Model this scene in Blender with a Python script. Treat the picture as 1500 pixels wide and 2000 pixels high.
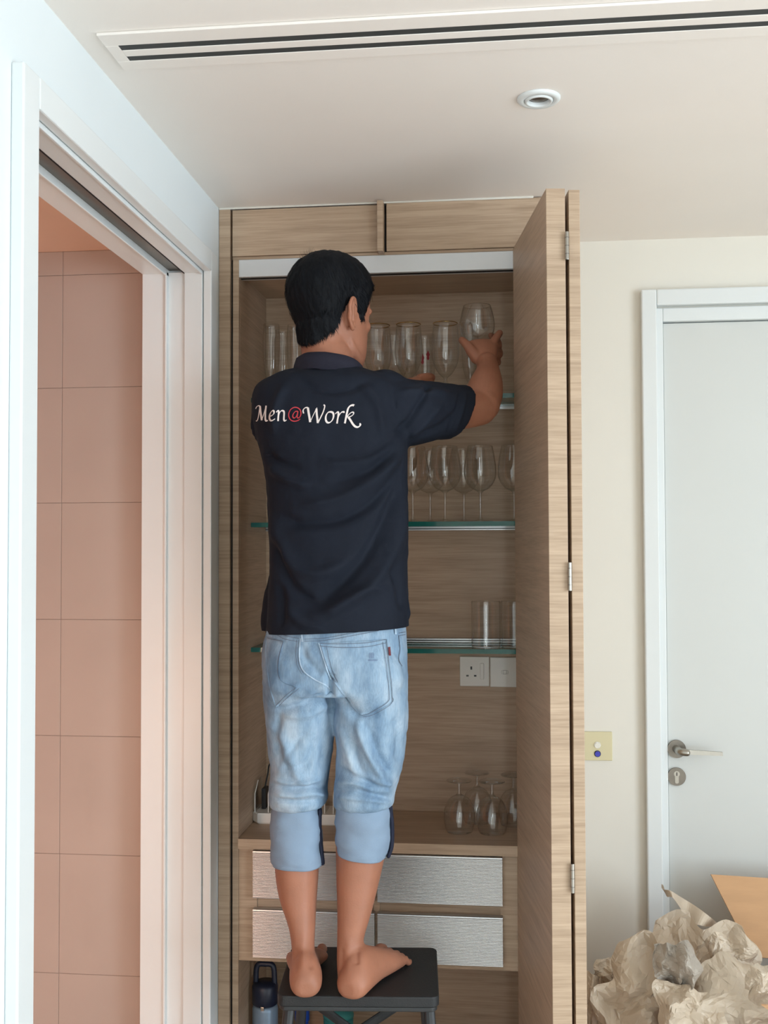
import bpy, bmesh, math, random
import numpy as np
from mathutils import Vector, Matrix
from mathutils.bvhtree import BVHTree

for o in list(bpy.data.objects):
    bpy.data.objects.remove(o)
SC = bpy.context.scene
COL = SC.collection
PI = math.pi

# ------------------------------------------------------------------ camera
EYE = 1.6
F = 2086.0
YAW, PITCH, ROLL = (math.radians(a) for a in (6.28, 1.78, -0.20))
def _axes():
    cy, sy, cp, sp, cr, sr = (math.cos(YAW), math.sin(YAW), math.cos(PITCH), math.sin(PITCH), math.cos(ROLL), math.sin(ROLL))
    fwd = np.array([-sy*cp, cy*cp, sp]); right = np.array([cy, sy, 0.0]); up = np.cross(right, fwd)
    return right*cr+up*sr, -right*sr+up*cr, fwd
RT, UP, FW = _axes()
CAMP = np.array([0, 0, EYE])
cam = bpy.data.cameras.new('camera'); camo = bpy.data.objects.new('camera', cam); COL.objects.link(camo)
cam.sensor_fit = 'VERTICAL'; cam.sensor_height = 36.0; cam.lens = F/2000*36.0
cam.clip_start = 0.02
camo.matrix_world = Matrix(((RT[0], UP[0], -FW[0], 0), (RT[1], UP[1], -FW[1], 0), (RT[2], UP[2], -FW[2], EYE), (0, 0, 0, 1)))
SC.camera = camo

# ------------------------------------------------------------------ light and exposure
SC.view_settings.view_transform = 'Standard'
SC.view_settings.look = 'None'
SC.view_settings.gamma = 1.0
SC.view_settings.use_curve_mapping = False
SC.view_settings.exposure = 0.0
SC.cycles.transparent_max_bounces = 32; SC.cycles.max_bounces = 16; SC.cycles.diffuse_bounces = 9
world = bpy.data.worlds.new('world'); SC.world = world; world.use_nodes = True
bg = world.node_tree.nodes['Background']; bg.inputs[0].default_value = (0.75, 0.86, 1.0, 1); bg.inputs[1].default_value = 0.6

def area(name, loc, target, sx, sy, power, color):
    l = bpy.data.lights.new(name, 'AREA'); l.shape = 'RECTANGLE'; l.size = sx; l.size_y = sy
    l.energy = power; l.color = color
    o = bpy.data.objects.new(name, l); COL.objects.link(o); o.location = loc
    d = Vector(target)-Vector(loc); o.rotation_euler = d.to_track_quat('-Z', 'Y').to_euler()
    return o
# daylight standing in the two window openings (right-hand wall, wall behind the camera)
area('window_daylight_side', (3.05, -0.25, 1.30), (0, -0.25, 1.30), 2.5, 2.1, 152, (0.80, 0.91, 1.0))
area('window_daylight_rear', (0.45, -2.45, 1.28), (0.45, 0, 1.28), 0.30, 1.8, 17, (0.80, 0.92, 1.0))
# warm lamp low in the shower room, unseen beyond the left doorway
area('shower_room_lamp', (-1.02, 1.05, 1.0), (-1.1, 2.7, 0.8), 0.2, 0.5, 10, (1.0, 0.66, 0.50))

# ------------------------------------------------------------------ picking points in the room
def ray(x, y): return RT*(x-750)/F-UP*(y-1000)/F+FW
def atY(x, y, Y): d = ray(x, y); return CAMP+d*(Y/d[1])
def atX(x, y, X): d = ray(x, y); return CAMP+d*(X/d[0])
def atZ(x, y, Z): d = ray(x, y); return CAMP+d*((Z-EYE)/d[2])
def proj(P):
    Q = np.asarray(P)-CAMP; c = Q@FW
    return np.stack([750+F*(Q@RT)/c, 1000-F*(Q@UP)/c], -1)

# ------------------------------------------------------------------ materials
def lin(c):
    return tuple(((v/255)/12.92 if v/255 <= 0.04045 else ((v/255+0.055)/1.055)**2.4) for v in c)+(1,)
MATS = {}
def newmat(name):
    m = bpy.data.materials.new(name); m.use_nodes = True; MATS[name] = m
    nt = m.node_tree; b = nt.nodes['Principled BSDF']
    return m, nt, b
def N(nt, t, **kw):
    n = nt.nodes.new(t)
    for k, v in kw.items(): setattr(n, k, v)
    return n
def mat(name, c, rough=0.5, metal=0.0, var=0.0, vscale=20, bump=0.0, bscale=80, spec=0.5, stretch=None, **ex):
    """plain surface with procedural mottling and fine relief"""
    m, nt, b = newmat(name)
    c1 = lin(c); b.inputs['Roughness'].default_value = rough; b.inputs['Metallic'].default_value = metal
    b.inputs['Specular IOR Level'].default_value = spec
    tc = N(nt, 'ShaderNodeTexCoord'); mp = N(nt, 'ShaderNodeMapping')
    nt.links.new(tc.outputs['Object'], mp.inputs['Vector'])
    if stretch: mp.inputs['Scale'].default_value = stretch
    nz = N(nt, 'ShaderNodeTexNoise'); nz.inputs['Scale'].default_value = vscale; nz.inputs['Detail'].default_value = 4
    nt.links.new(mp.outputs[0], nz.inputs['Vector'])
    rp = N(nt, 'ShaderNodeValToRGB')
    rp.color_ramp.elements[0].position = 0.3; rp.color_ramp.elements[1].position = 0.7
    rp.color_ramp.elements[0].color = tuple(v*(1-var) for v in c1[:3])+(1,)
    rp.color_ramp.elements[1].color = tuple(min(1, v*(1+var)) for v in c1[:3])+(1,)
    nt.links.new(nz.outputs[0], rp.inputs[0]); nt.links.new(rp.outputs[0], b.inputs['Base Color'])
    if bump:
        n2 = N(nt, 'ShaderNodeTexNoise'); n2.inputs['Scale'].default_value = bscale; n2.inputs['Detail'].default_value = 3
        nt.links.new(mp.outputs[0], n2.inputs['Vector'])
        bp = N(nt, 'ShaderNodeBump'); bp.inputs['Strength'].default_value = bump; bp.inputs['Distance'].default_value = 0.002
        nt.links.new(n2.outputs[0], bp.inputs['Height']); nt.links.new(bp.outputs[0], b.inputs['Normal'])
    for k, v in ex.items(): b.inputs[k].default_value = v
    return m
def woodmat(name, scale, c0, c1, c2, rough=0.45):
    m, nt, b = newmat(name)
    tc = N(nt, 'ShaderNodeTexCoord'); mp = N(nt, 'ShaderNodeMapping'); mp.inputs['Scale'].default_value = scale
    nt.links.new(tc.outputs['Object'], mp.inputs['Vector'])
    n1 = N(nt, 'ShaderNodeTexNoise'); n1.inputs['Scale'].default_value = 1.0; n1.inputs['Detail'].default_value = 5
    n1.inputs['Roughness'].default_value = 0.62; n1.inputs['Distortion'].default_value = 0.6
    nt.links.new(mp.outputs[0], n1.inputs['Vector'])
    rp = N(nt, 'ShaderNodeValToRGB'); e = rp.color_ramp.elements
    e[0].position = 0.30; e[0].color = lin(c0); e[1].position = 0.72; e[1].color = lin(c2)
    k = e.new(0.50); k.color = lin(c1)
    nt.links.new(n1.outputs[0], rp.inputs[0])
    # fine pores
    mp2 = N(nt, 'ShaderNodeMapping'); mp2.inputs['Scale'].default_value = tuple(s*4.5 for s in scale)
    nt.links.new(tc.outputs['Object'], mp2.inputs['Vector'])
    n2 = N(nt, 'ShaderNodeTexNoise'); n2.inputs['Scale'].default_value = 1.0; n2.inputs['Detail'].default_value = 2
    nt.links.new(mp2.outputs[0], n2.inputs['Vector'])
    mx = N(nt, 'ShaderNodeMix', data_type='RGBA', blend_type='MULTIPLY'); mx.inputs[0].default_value = 0.35
    r2 = N(nt, 'ShaderNodeValToRGB'); r2.color_ramp.elements[0].position = 0.35; r2.color_ramp.elements[1].position = 0.55
    r2.color_ramp.elements[0].color = (0.62, 0.58, 0.54, 1)
    nt.links.new(n2.outputs[0], r2.inputs[0])
    nt.links.new(rp.outputs[0], mx.inputs[6]); nt.links.new(r2.outputs[0], mx.inputs[7])
    nt.links.new(mx.outputs[2], b.inputs['Base Color'])
    bp = N(nt, 'ShaderNodeBump'); bp.inputs['Strength'].default_value = 0.12; bp.inputs['Distance'].default_value = 0.001
    nt.links.new(n2.outputs[0], bp.inputs['Height']); nt.links.new(bp.outputs[0], b.inputs['Normal'])
    b.inputs['Roughness'].default_value = rough; b.inputs['Specular IOR Level'].default_value = 0.35
    return m
def glassmat(name, tint=(0.97, 0.985, 0.98), refl=1.0):
    """thin-walled clear glass: see-through with mirror-like reflection growing towards grazing angles"""
    m = bpy.data.materials.new(name); m.use_nodes = True; MATS[name] = m
    nt = m.node_tree; nt.nodes.clear()
    out = N(nt, 'ShaderNodeOutputMaterial'); mx = N(nt, 'ShaderNodeMixShader')
    tr = N(nt, 'ShaderNodeBsdfTransparent'); tr.inputs[0].default_value = tint+(1,)
    gl = N(nt, 'ShaderNodeBsdfGlossy'); gl.inputs['Roughness'].default_value = 0.02
    fr = N(nt, 'ShaderNodeLayerWeight'); fr.inputs[0].default_value = 0.5
    pw = N(nt, 'ShaderNodeMath', operation='POWER'); pw.inputs[1].default_value = 4.0
    mu = N(nt, 'ShaderNodeMath', operation='MULTIPLY_ADD'); mu.inputs[1].default_value = 0.75*refl; mu.inputs[2].default_value = 0.05*refl; mu.use_clamp = True
    nt.links.new(fr.outputs['Facing'], pw.inputs[0]); nt.links.new(pw.outputs[0], mu.inputs[0]); nt.links.new(mu.outputs[0], mx.inputs[0])
    nt.links.new(tr.outputs[0], mx.inputs[1]); nt.links.new(gl.outputs[0], mx.inputs[2]); nt.links.new(mx.outputs[0], out.inputs[0])
    return m

W0, W1, W2 = (171, 147, 124), (184, 160, 136), (196, 172, 148)
woodmat('oak', (2.2, 2.2, 62), W0, W1, W2)
woodmat('oak_flat', (2.2, 62, 62), W0, W1, W2)
mat('wall_white', (221, 229, 232), 0.6, var=0.012, vscale=3, bump=0.05, bscale=300)
mat('wall_paint', (224, 221, 212), 0.6, var=0.012, vscale=3, bump=0.05, bscale=300)
mat('ceiling_paint', (237, 231, 225), 0.7, var=0.012, vscale=3, bump=0.05, bscale=300)
mat('gloss_paint', (220, 225, 226), 0.32, var=0.008, vscale=4)
mat('door_paint', (205, 208, 206), 0.35, var=0.008, vscale=4)
mat('floor_stone', (216, 205, 192), 0.35, var=0.06, vscale=4)
mat('tile_glaze', (182, 168, 160), 0.28, var=0.03, vscale=5)
mat('grout', (156, 142, 134), 0.8, var=0.03)
mat('bath_paint', (222, 186, 164), 0.6, var=0.01)
mat('dark_gap', (24, 22, 21), 0.8, var=0.05)
mat('vent_dark', (58, 60, 60), 0.7, var=0.05)
mat('alu', (196, 196, 196), 0.34, metal=0.9, var=0.03, vscale=6, stretch=(1, 1, 40))
mat('alu_white', (214, 217, 219), 0.4, metal=0.15, var=0.01)
mat('steel', (172, 168, 160), 0.3, metal=1.0, var=0.04, vscale=60)
mat('steel_dark', (126, 120, 112), 0.38, metal=1.0, var=0.05, vscale=60)
mat('chrome', (210, 208, 204), 0.12, metal=1.0, var=0.02)
mat('white_plastic', (226, 224, 218), 0.35, var=0.01)
mat('beige_plastic', (212, 203, 166), 0.4, var=0.015)
mat('blue_plastic', (58, 58, 178), 0.3, var=0.1)
mat('black_plastic', (26, 27, 30), 0.45, var=0.08)
mat('stool_black', (36, 38, 40), 0.55, var=0.10, vscale=30, bump=0.35, bscale=420)
mat('stool_frame', (48, 50, 52), 0.42, var=0.08, vscale=25)
mat('shelf_edge', (34, 104, 98), 0.10, var=0.12, vscale=14)
glassmat('clear_glass', (0.985, 0.99, 0.988), 2.2)
glassmat('shelf_glass', (0.90, 0.96, 0.94))
glassmat('acrylic', (0.93, 0.94, 0.94))
mat('gold', (206, 168, 104), 0.25, metal=0.9, var=0.05)
mat('tab_red', (112, 50, 56), 0.7, var=0.25, vscale=500)
mat('red_print', (150, 34, 44), 0.4, var=0.1)
mat('card', (198, 156, 116), 0.75, var=0.05, vscale=9, bump=0.1, bscale=60, stretch=(1, 1, 6))
mat('card_edge', (158, 116, 82), 0.8, var=0.12, vscale=90)
mat('kraft', (202, 187, 168), 0.42, var=0.05, vscale=7, bump=0.25, bscale=45)
mat('kraft_grey', (172, 164, 154), 0.42, var=0.05, vscale=9, bump=0.3, bscale=45)
mat('flask_navy', (24, 32, 52), 0.4, var=0.08)
mat('flask_blue', (128, 150, 172), 0.35, metal=0.3, var=0.05)
mat('bright_blue', (30, 66, 150), 0.4, var=0.1)
mat('teal', (58, 138, 138), 0.5, var=0.12, vscale=12)
mat('shirt_cloth', (27, 32, 43), 0.85, var=0.10, vscale=9, bump=0.25, bscale=900, spec=0.2)
mat('collar_cloth', (40, 40, 52), 0.85, var=0.08, vscale=12, bump=0.4, bscale=700, spec=0.2)
mat('print_white', (236, 226, 222), 0.6, var=0.02)
mat('print_red', (196, 62, 72), 0.6, var=0.05)
mat('stitch', (92, 100, 116), 0.8, var=0.15, vscale=300)
mat('denim_seam', (172, 194, 214), 0.85, var=0.12, vscale=160)
mat('denim_inside', (136, 157, 180), 0.85, var=0.05, vscale=14, bump=0.3, bscale=600)
mat('denim_dark', (22, 28, 50), 0.8, var=0.15, vscale=80)
mat('hair_black', (20, 22, 26), 0.7, var=0.2, vscale=160, spec=0.15)
mat('eye_white', (226, 220, 214), 0.2, var=0.02)
mat('iris', (44, 28, 20), 0.15, var=0.2)

def denim():
    m, nt, b = newmat('denim')
    tc = N(nt, 'ShaderNodeTexCoord')
    n1 = N(nt, 'ShaderNodeTexNoise'); n1.inputs['Scale'].default_value = 11; n1.inputs['Detail'].default_value = 6; n1.inputs['Roughness'].default_value = 0.6
    mp = N(nt, 'ShaderNodeMapping'); mp.inputs['Scale'].default_value = (1.5, 1.0, 0.6)
    nt.links.new(tc.outputs['Object'], mp.inputs['Vector']); nt.links.new(mp.outputs[0], n1.inputs['Vector'])
    rp = N(nt, 'ShaderNodeValToRGB'); e = rp.color_ramp.elements
    e[0].position = 0.32; e[0].color = lin((104, 132, 160)); e[1].position = 0.68; e[1].color = lin((174, 192, 208))
    k = e.new(0.5); k.color = lin((140, 165, 188))
    nt.links.new(n1.outputs[0], rp.inputs[0])
    mp2 = N(nt, 'ShaderNodeMapping'); mp2.inputs['Scale'].default_value = (500, 500, 40)
    nt.links.new(tc.outputs['Object'], mp2.inputs['Vector'])
    n2 = N(nt, 'ShaderNodeTexNoise'); n2.inputs['Scale'].default_value = 1; n2.inputs['Detail'].default_value = 2
    nt.links.new(mp2.outputs[0], n2.inputs['Vector'])
    mx = N(nt, 'ShaderNodeMix', data_type='RGBA', blend_type='OVERLAY'); mx.inputs[0].default_value = 0.25
    nt.links.new(rp.outputs[0], mx.inputs[6]); nt.links.new(n2.outputs[0], mx.inputs[7]); nt.links.new(mx.outputs[2], b.inputs['Base Color'])
    bp = N(nt, 'ShaderNodeBump'); bp.inputs['Strength'].default_value = 0.2; bp.inputs['Distance'].default_value = 0.001
    nt.links.new(n2.outputs[0], bp.inputs['Height']); nt.links.new(bp.outputs[0], b.inputs['Normal'])
    b.inputs['Roughness'].default_value = 0.85; b.inputs['Specular IOR Level'].default_value = 0.2
denim()
def skin():
    m = mat('skin', (168, 114, 90), 0.5, var=0.09, vscale=16, bump=0.15, bscale=260, spec=0.4)
    b = m.node_tree.nodes['Principled BSDF']
    b.inputs['Subsurface Weight'].default_value = 0.12
    b.inputs['Subsurface Radius'].default_value = (0.9, 0.35, 0.2); b.inputs['Subsurface Scale'].default_value = 0.006
skin()
M = MATS

# ------------------------------------------------------------------ mesh helpers
def link(name, me, parent=None, loc=(0, 0, 0)):
    o = bpy.data.objects.new(name, me); COL.objects.link(o); o.location = loc
    if parent is not None: o.parent = parent
    return o
def origin_of(o):
    p = Vector((0, 0, 0))
    while o is not None: p = p+o.location; o = o.parent
    return p
def mesh(name, V, Fc, m, parent=None, smooth=False, base=None, mats=None, midx=None):
    """V are world coordinates; the object sits at `base` (its own foot) or at its parent's origin"""
    me = bpy.data.meshes.new(name); V = np.asarray(V, float)
    po = origin_of(parent) if parent is not None else Vector((0, 0, 0))
    wo = Vector(base) if base is not None else po
    me.from_pydata([tuple(v) for v in (V-np.array(wo))], [], [tuple(int(i) for i in f) for f in Fc])
    for k in (mats or [m]): me.materials.append(M[k] if isinstance(k, str) else k)
    if midx is not None: me.polygons.foreach_set('material_index', list(midx))
    if smooth: me.polygons.foreach_set('use_smooth', [True]*len(me.polygons))
    me.update()
    return link(name, me, parent, wo-po)
def tag(o, label=None, cat=None, group=None, kind=None):
    if label: o['label'] = label
    if cat: o['category'] = cat
    if group: o['group'] = group
    if kind: o['kind'] = kind
    return o
def thing(name, loc, label, cat, group=None, rz=0):
    o = bpy.data.objects.new(name, None); COL.objects.link(o); o.location = loc; o.empty_display_size = 0.05
    o.rotation_euler = (0, 0, rz)
    return tag(o, label, cat, group)
def boxgeo(x0, x1, y0, y1, z0, z1, bev=0.0, seg=2):
    bm = bmesh.new(); bmesh.ops.create_cube(bm, size=1)
    for v in bm.verts:
        v.co = Vector((x0+(x1-x0)*(v.co.x+.5), y0+(y1-y0)*(v.co.y+.5), z0+(z1-z0)*(v.co.z+.5)))
    if bev: bmesh.ops.bevel(bm, geom=list(bm.edges), offset=bev, segments=seg, affect='EDGES', profile=0.5)
    bm.verts.index_update()
    V = np.array([v.co[:] for v in bm.verts]); Fc = [[v.index for v in f.verts] for f in bm.faces]; bm.free()
    return V, Fc
def join(*geos):
    V = []; Fc = []; n = 0
    for v, f in geos:
        V.append(np.asarray(v)); Fc += [[i+n for i in k] for k in f]; n += len(v)
    return np.concatenate(V), Fc
def box(name, x0, x1, y0, y1, z0, z1, m, parent=None, bev=0.0, base=None):
    V, Fc = boxgeo(min(x0, x1), max(x0, x1), min(y0, y1), max(y0, y1), min(z0, z1), max(z0, z1), bev)
    return mesh(name, V, Fc, m, parent, base=base)
def struct(o): o['kind'] = 'structure'; return o
def lathegeo(prof, seg=32, c=(0, 0, 0)):
    V = []; Fc = []; n = len(prof)
    for i in range(seg):
        a = 2*PI*i/seg
        for r, z in prof: V.append((c[0]+r*math.cos(a), c[1]+r*math.sin(a), c[2]+z))
    for i in range(seg):
        j = (i+1) % seg
        for k in range(n-1):
            a, b, cc, d = i*n+k, j*n+k, j*n+k+1, i*n+k+1
            if prof[k][0] < 1e-6: Fc.append((a, cc, d))
            elif prof[k+1][0] < 1e-6: Fc.append((a, b, d))
            else: Fc.append((a, b, cc, d))
    return np.array(V), Fc
def loftgeo(rings, cap=True, close=False):
    n = len(rings[0]); V = np.concatenate([np.asarray(r) for r in rings]); Fc = []
    K = len(rings)
    for k in range(K if close else K-1):
        k2 = (k+1) % K
        for i in range(n):
            j = (i+1) % n
            Fc.append((k*n+i, k*n+j, k2*n+j, k2*n+i))
    if cap and not close:
        c0 = len(V); V = np.concatenate([V, [np.mean(rings[0], 0), np.mean(rings[-1], 0)]])
        for i in range(n):
            j = (i+1) % n
            Fc.append((c0, j, i)); b = (K-1)*n; Fc.append((c0+1, b+i, b+j))
    return V, Fc
def spline(P, n):
    """Catmull-Rom through P (k x d), n samples"""
    P = np.asarray(P, float); k = len(P)
    if k == 2: return np.linspace(P[0], P[1], n)
    Q = np.vstack([2*P[0]-P[1], P, 2*P[-1]-P[-2]])
    out = []
    for t in np.linspace(0, k-1, n):
        i = min(int(t), k-2); u = t-i
        p0, p1, p2, p3 = Q[i], Q[i+1], Q[i+2], Q[i+3]
        out.append(0.5*((2*p1)+(-p0+p2)*u+(2*p0-5*p1+4*p2-p3)*u*u+(-p0+3*p1-3*p2+p3)*u**3))
    return np.array(out)
def tubegeo(P, R, seg=12, n=None, flat=1.0, up=(0, 0, 1), round_ends=True):
    """tube through points P with radii R; `flat` squashes it along the frame's second axis"""
    P = np.asarray(P, float); R = np.asarray([R]*len(P) if np.isscalar(R) else R, float)
    if n:
        S = spline(np.column_stack([P, R]), n); P, R = S[:, :3], np.maximum(S[:, 3], 1e-4)
    T = np.gradient(P, axis=0); T /= np.linalg.norm(T, axis=1)[:, None]+1e-12
    u = np.cross(T[0], up)
    if np.linalg.norm(u) < 1e-3: u = np.cross(T[0], (1, 0, 0))
    u /= np.linalg.norm(u); rings = []
    a = np.arange(seg)*2*PI/seg
    def ring(p, u, v, r): return p+np.outer(np.cos(a), u)*r+np.outer(np.sin(a), v)*r*flat
    for i in range(len(P)):
        u = u-T[i]*(u@T[i]); u /= np.linalg.norm(u); v = np.cross(T[i], u)
        if i == 0 and round_ends:
            for s in (0.95, 0.7, 0.35): rings.append(ring(P[i]-T[i]*R[i]*s*0.9, u, v, R[i]*math.sqrt(1-s*s)))
        rings.append(ring(P[i], u, v, R[i]))
        if i == len(P)-1 and round_ends:
            for s in (0.35, 0.7, 0.95): rings.append(ring(P[i]+T[i]*R[i]*s*0.9, u, v, R[i]*math.sqrt(1-s*s)))
    return loftgeo(rings)
def ellgeo(c, r, seg=20, rot=None):
    V = []; Fc = []; h = seg//2
    for i in range(1, h):
        t = PI*i/h
        for j in range(seg):
            p = 2*PI*j/seg; V.append((math.sin(t)*math.cos(p), math.sin(t)*math.sin(p), math.cos(t)))
    V = np.array(V+[(0, 0, 1), (0, 0, -1)])*np.array(r)
    if rot is not None: V = V@np.array(rot).T
    V = V+np.array(c); n = (h-1)*seg
    for i in range(h-2):
        for j in range(seg):
            k = (j+1) % seg; Fc.append((i*seg+j, (i+1)*seg+j, (i+1)*seg+k, i*seg+k))
    for j in range(seg):
        k = (j+1) % seg; Fc.append((n, j, k)); Fc.append((n+1, (h-2)*seg+k, (h-2)*seg+j))
    return V, Fc
def remesh(geo, voxel, smooth_it=4, fac=0.5):
    """fuse overlapping closed shapes into one continuous skin"""
    V, Fc = geo
    me = bpy.data.meshes.new('tmp'); me.from_pydata([tuple(v) for v in V], [], [tuple(int(i) for i in f) for f in Fc])
    bm = bmesh.new(); bm.from_mesh(me); bmesh.ops.recalc_face_normals(bm, faces=bm.faces); bm.to_mesh(me); bm.free()
    o = bpy.data.objects.new('tmp', me); COL.objects.link(o)
    r = o.modifiers.new('r', 'REMESH'); r.mode = 'VOXEL'; r.voxel_size = voxel
    if smooth_it:
        s = o.modifiers.new('s', 'SMOOTH'); s.iterations = smooth_it; s.factor = fac
    dg = bpy.context.evaluated_depsgraph_get(); dg.update()
    e = o.evaluated_get(dg); out = bpy.data.meshes.new_from_object(e)
    bpy.data.objects.remove(o); bpy.data.meshes.remove(me)
    n = len(out.vertices); A = np.zeros(n*3); out.vertices.foreach_get('co', A); A = A.reshape(-1, 3)
    Nn = np.zeros(n*3); out.vertices.foreach_get('normal', Nn); Nn = Nn.reshape(-1, 3)
    Fo = [tuple(p.vertices) for p in out.polygons]; bpy.data.meshes.remove(out)
    return A, Nn, Fo
def segdist(P, poly):
    """distance of 2-D points to a polyline, and the position 0..1 along it"""
    best = np.full(len(P), 1e9); along = np.zeros(len(P)); k = len(poly)-1
    for i in range(k):
        a = np.array(poly[i], float); b = np.array(poly[i+1], float); d = b-a; L = d@d
        t = np.clip(((P-a)@d)/L, 0, 1); q = np.linalg.norm(P-(a+t[:, None]*d), axis=1)
        m = q < best; best[m] = q[m]; along[m] = (i+t[m])/k
    return best, along
def creases(V, Nn, folds, facing=0.0):
    """raise or sink cloth along fold lines; each fold: (polyline, half-width, height in metres)"""
    px = proj(V); view = (V-CAMP); view /= np.linalg.norm(view, axis=1)[:, None]
    front = np.clip(-(view*Nn).sum(1)*2.0-facing, 0, 1)
    D = np.zeros(len(V))
    for poly, w, h in folds:
        pl = spline(np.array(poly, float), max(len(poly)*4, 4)); lo = pl.min(0)-3*w; hi = pl.max(0)+3*w
        ix = np.where((px[:, 0] > lo[0]) & (px[:, 0] < hi[0]) & (px[:, 1] > lo[1]) & (px[:, 1] < hi[1]))[0]
        if len(ix) == 0: continue
        d, al = segdist(px[ix], pl)
        D[ix] += h*np.exp(-(d/w)**2)*np.clip(np.minimum(al, 1-al)*5+0.15, 0, 1)
    return V+Nn*(D*front)[:, None]
def vnoise(P, scale, seed=0):
    """smooth value noise, numpy"""
    rng = np.random.RandomState(seed); T = rng.rand(4096)*2-1
    Q = P*scale+1000.0; I = np.floor(Q).astype(int); f = Q-I; f = f*f*(3-2*f); out = np.zeros(len(P))
    for dx in (0, 1):
        for dy in (0, 1):
            for dz in (0, 1):
                h = ((I[:, 0]+dx)*73856093 ^ (I[:, 1]+dy)*19349663 ^ (I[:, 2]+dz)*83492791) & 4095
                w = (f[:, 0] if dx else 1-f[:, 0])*(f[:, 1] if dy else 1-f[:, 1])*(f[:, 2] if dz else 1-f[:, 2])
                out += T[h]*w
    return out
# ================================================================== the room
XL = -0.741; XR = 2.95; YB = 3.183; YF = -2.35; ZC = 2.496
struct(box('floor', XL-2.0, XR+0.2, YF-0.2, YB+0.3, -0.1, 0, 'floor_stone'))
struct(box('ceiling', XL, XR+0.2, YF-0.2, YB+0.3, ZC, ZC+0.1, 'ceiling_paint'))
struct(box('wall_far', XL-0.2, 0.439, YB, YB+0.15, 0, ZC, 'wall_paint'))
o = struct(box('wall_far_over_door', 0.439, 1.42, YB, YB+0.15, 2.29, ZC, 'wall_paint'))
struct(box('wall_far_right', 1.42, XR+0.2, YB, YB+0.15, 0, ZC, 'wall_paint'))
# left wall with the doorway to the shower room
XB = -0.898; DY0 = 1.597; DY1 = 2.600; DZ = 2.290
struct(box('wall_left', XB, XL, YF-0.2, DY0-0.012, 0, ZC, 'wall_white'))
struct(box('wall_left_beyond_doorway', XB, XL, DY1+0.012, YB, 0, ZC, 'wall_white'))
struct(box('wall_left_over_doorway', XB, XL, DY0-0.012, DY1+0.012, DZ+0.012, ZC, 'wall_white'))
# right wall and rear wall, each with a window opening
def wall_with_window(name, axis, at, thick, a0, a1, w0, w1, z0, z1, n):
    def b(nm, p0, p1, q0, q1):
        if axis == 'x': return struct(box(nm, at, at+thick, p0, p1, q0, q1, 'wall_paint'))
        return struct(box(nm, p0, p1, at, at+thick, q0, q1, 'wall_paint'))
    b(name, a0, w0, 0, ZC); b(name+'_end', w1, a1, 0, ZC); b(name+'_over_window', w0, w1, z1, ZC)
    if z0 > 0.01: b(name+'_under_window', w0, w1, 0, z0)
    g = []
    nm = 3 if w1-w0 > 1 else 1
    for i in range(nm+1):
        c = w0+(w1-w0)*i/nm
        c = min(max(c, w0+0.03), w1-0.03)
        g.append(boxgeo(at+0.05, at+0.10, c-0.03, c+0.03, z0, z1) if axis == 'x' else boxgeo(c-0.03, c+0.03, at-0.10+thick, at-0.05+thick, z0, z1))
    for z in (z0+0.03, z1-0.03):
        g.append(boxgeo(at+0.05, at+0.10, w0, w1, z-0.03, z+0.03) if axis == 'x' else boxgeo(w0, w1, at-0.10+thick, at-0.05+thick, z-0.03, z+0.03))
    V, Fc = join(*g); struct(mesh('window_%d' % n, V, Fc, 'gloss_paint'))
wall_with_window('wall_right', 'x', XR, 0.15, YF, YB, -1.55, 1.05, 0.22, 2.38, 1)
wall_with_window('wall_rear', 'y', YF-0.15, 0.15, XL-0.2, XR, 0.27, 0.63, 0.30, 2.26, 2)

# ---- shower room beyond the doorway: tiled far wall, warm paint
TY = 2.66
struct(box('wall_shower_far', -2.3, XB, TY+0.008, TY+0.10, 0, 2.45, 'grout'))
struct(box('wall_shower_side', -2.4, -2.3, 1.0, TY+0.1, 0, 2.45, 'bath_paint'))
struct(box('wall_shower_near', -2.3, XB, 0.95, 1.0, 0, 2.45, 'bath_paint'))
struct(box('ceiling_shower', -2.4, XB, 0.95, TY+0.1, atY(120, 490, TY)[2], 2.47, 'bath_paint'))
wsf = bpy.data.objects['wall_shower_far']
zj = [atY(120, y, TY)[2] for y in (536.6, 757, 982, 1210, 1437.7, 1669, 1903)]
dz = (zj[0]-zj[-1])/6; zj = [zj[0]+dz]+zj
while zj[-1] > dz: zj.append(zj[-1]-dz)
zj.append(0.0); xj0 = atY(117, 1200, TY)[0]; ztop = atY(120, 490, TY)[2]
for c in range(-3, 1):
    for r in range(len(zj)-1):
        x0, x1 = xj0+c*0.6, xj0+(c+1)*0.6
        x0 = max(x0, -2.3); x1 = min(x1, XB)
        box('tile', x0+0.0006, x1-0.0006, TY+0.006, TY+0.009, zj[r+1]+0.0006, min(zj[r], ztop)-0.0006, 'tile_glaze', wsf, bev=0.0008)

# ---- doorway lining and casing (sliding pocket door track in the head and far jamb)
cx0, cx1 = XL, XL+0.021
tr = struct(box('trim_1', cx0, cx1, 1.540, DY0, 0, 2.342, 'gloss_paint', bev=0.003))
struct(box('trim_2', cx0, cx1, DY1, 2.656, 0, 2.342, 'gloss_paint', bev=0.003))
struct(box('trim_3', cx0, cx1+0.0005, DY0-0.001, DY1+0.001, DZ, 2.342, 'gloss_paint', bev=0.003))
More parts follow.
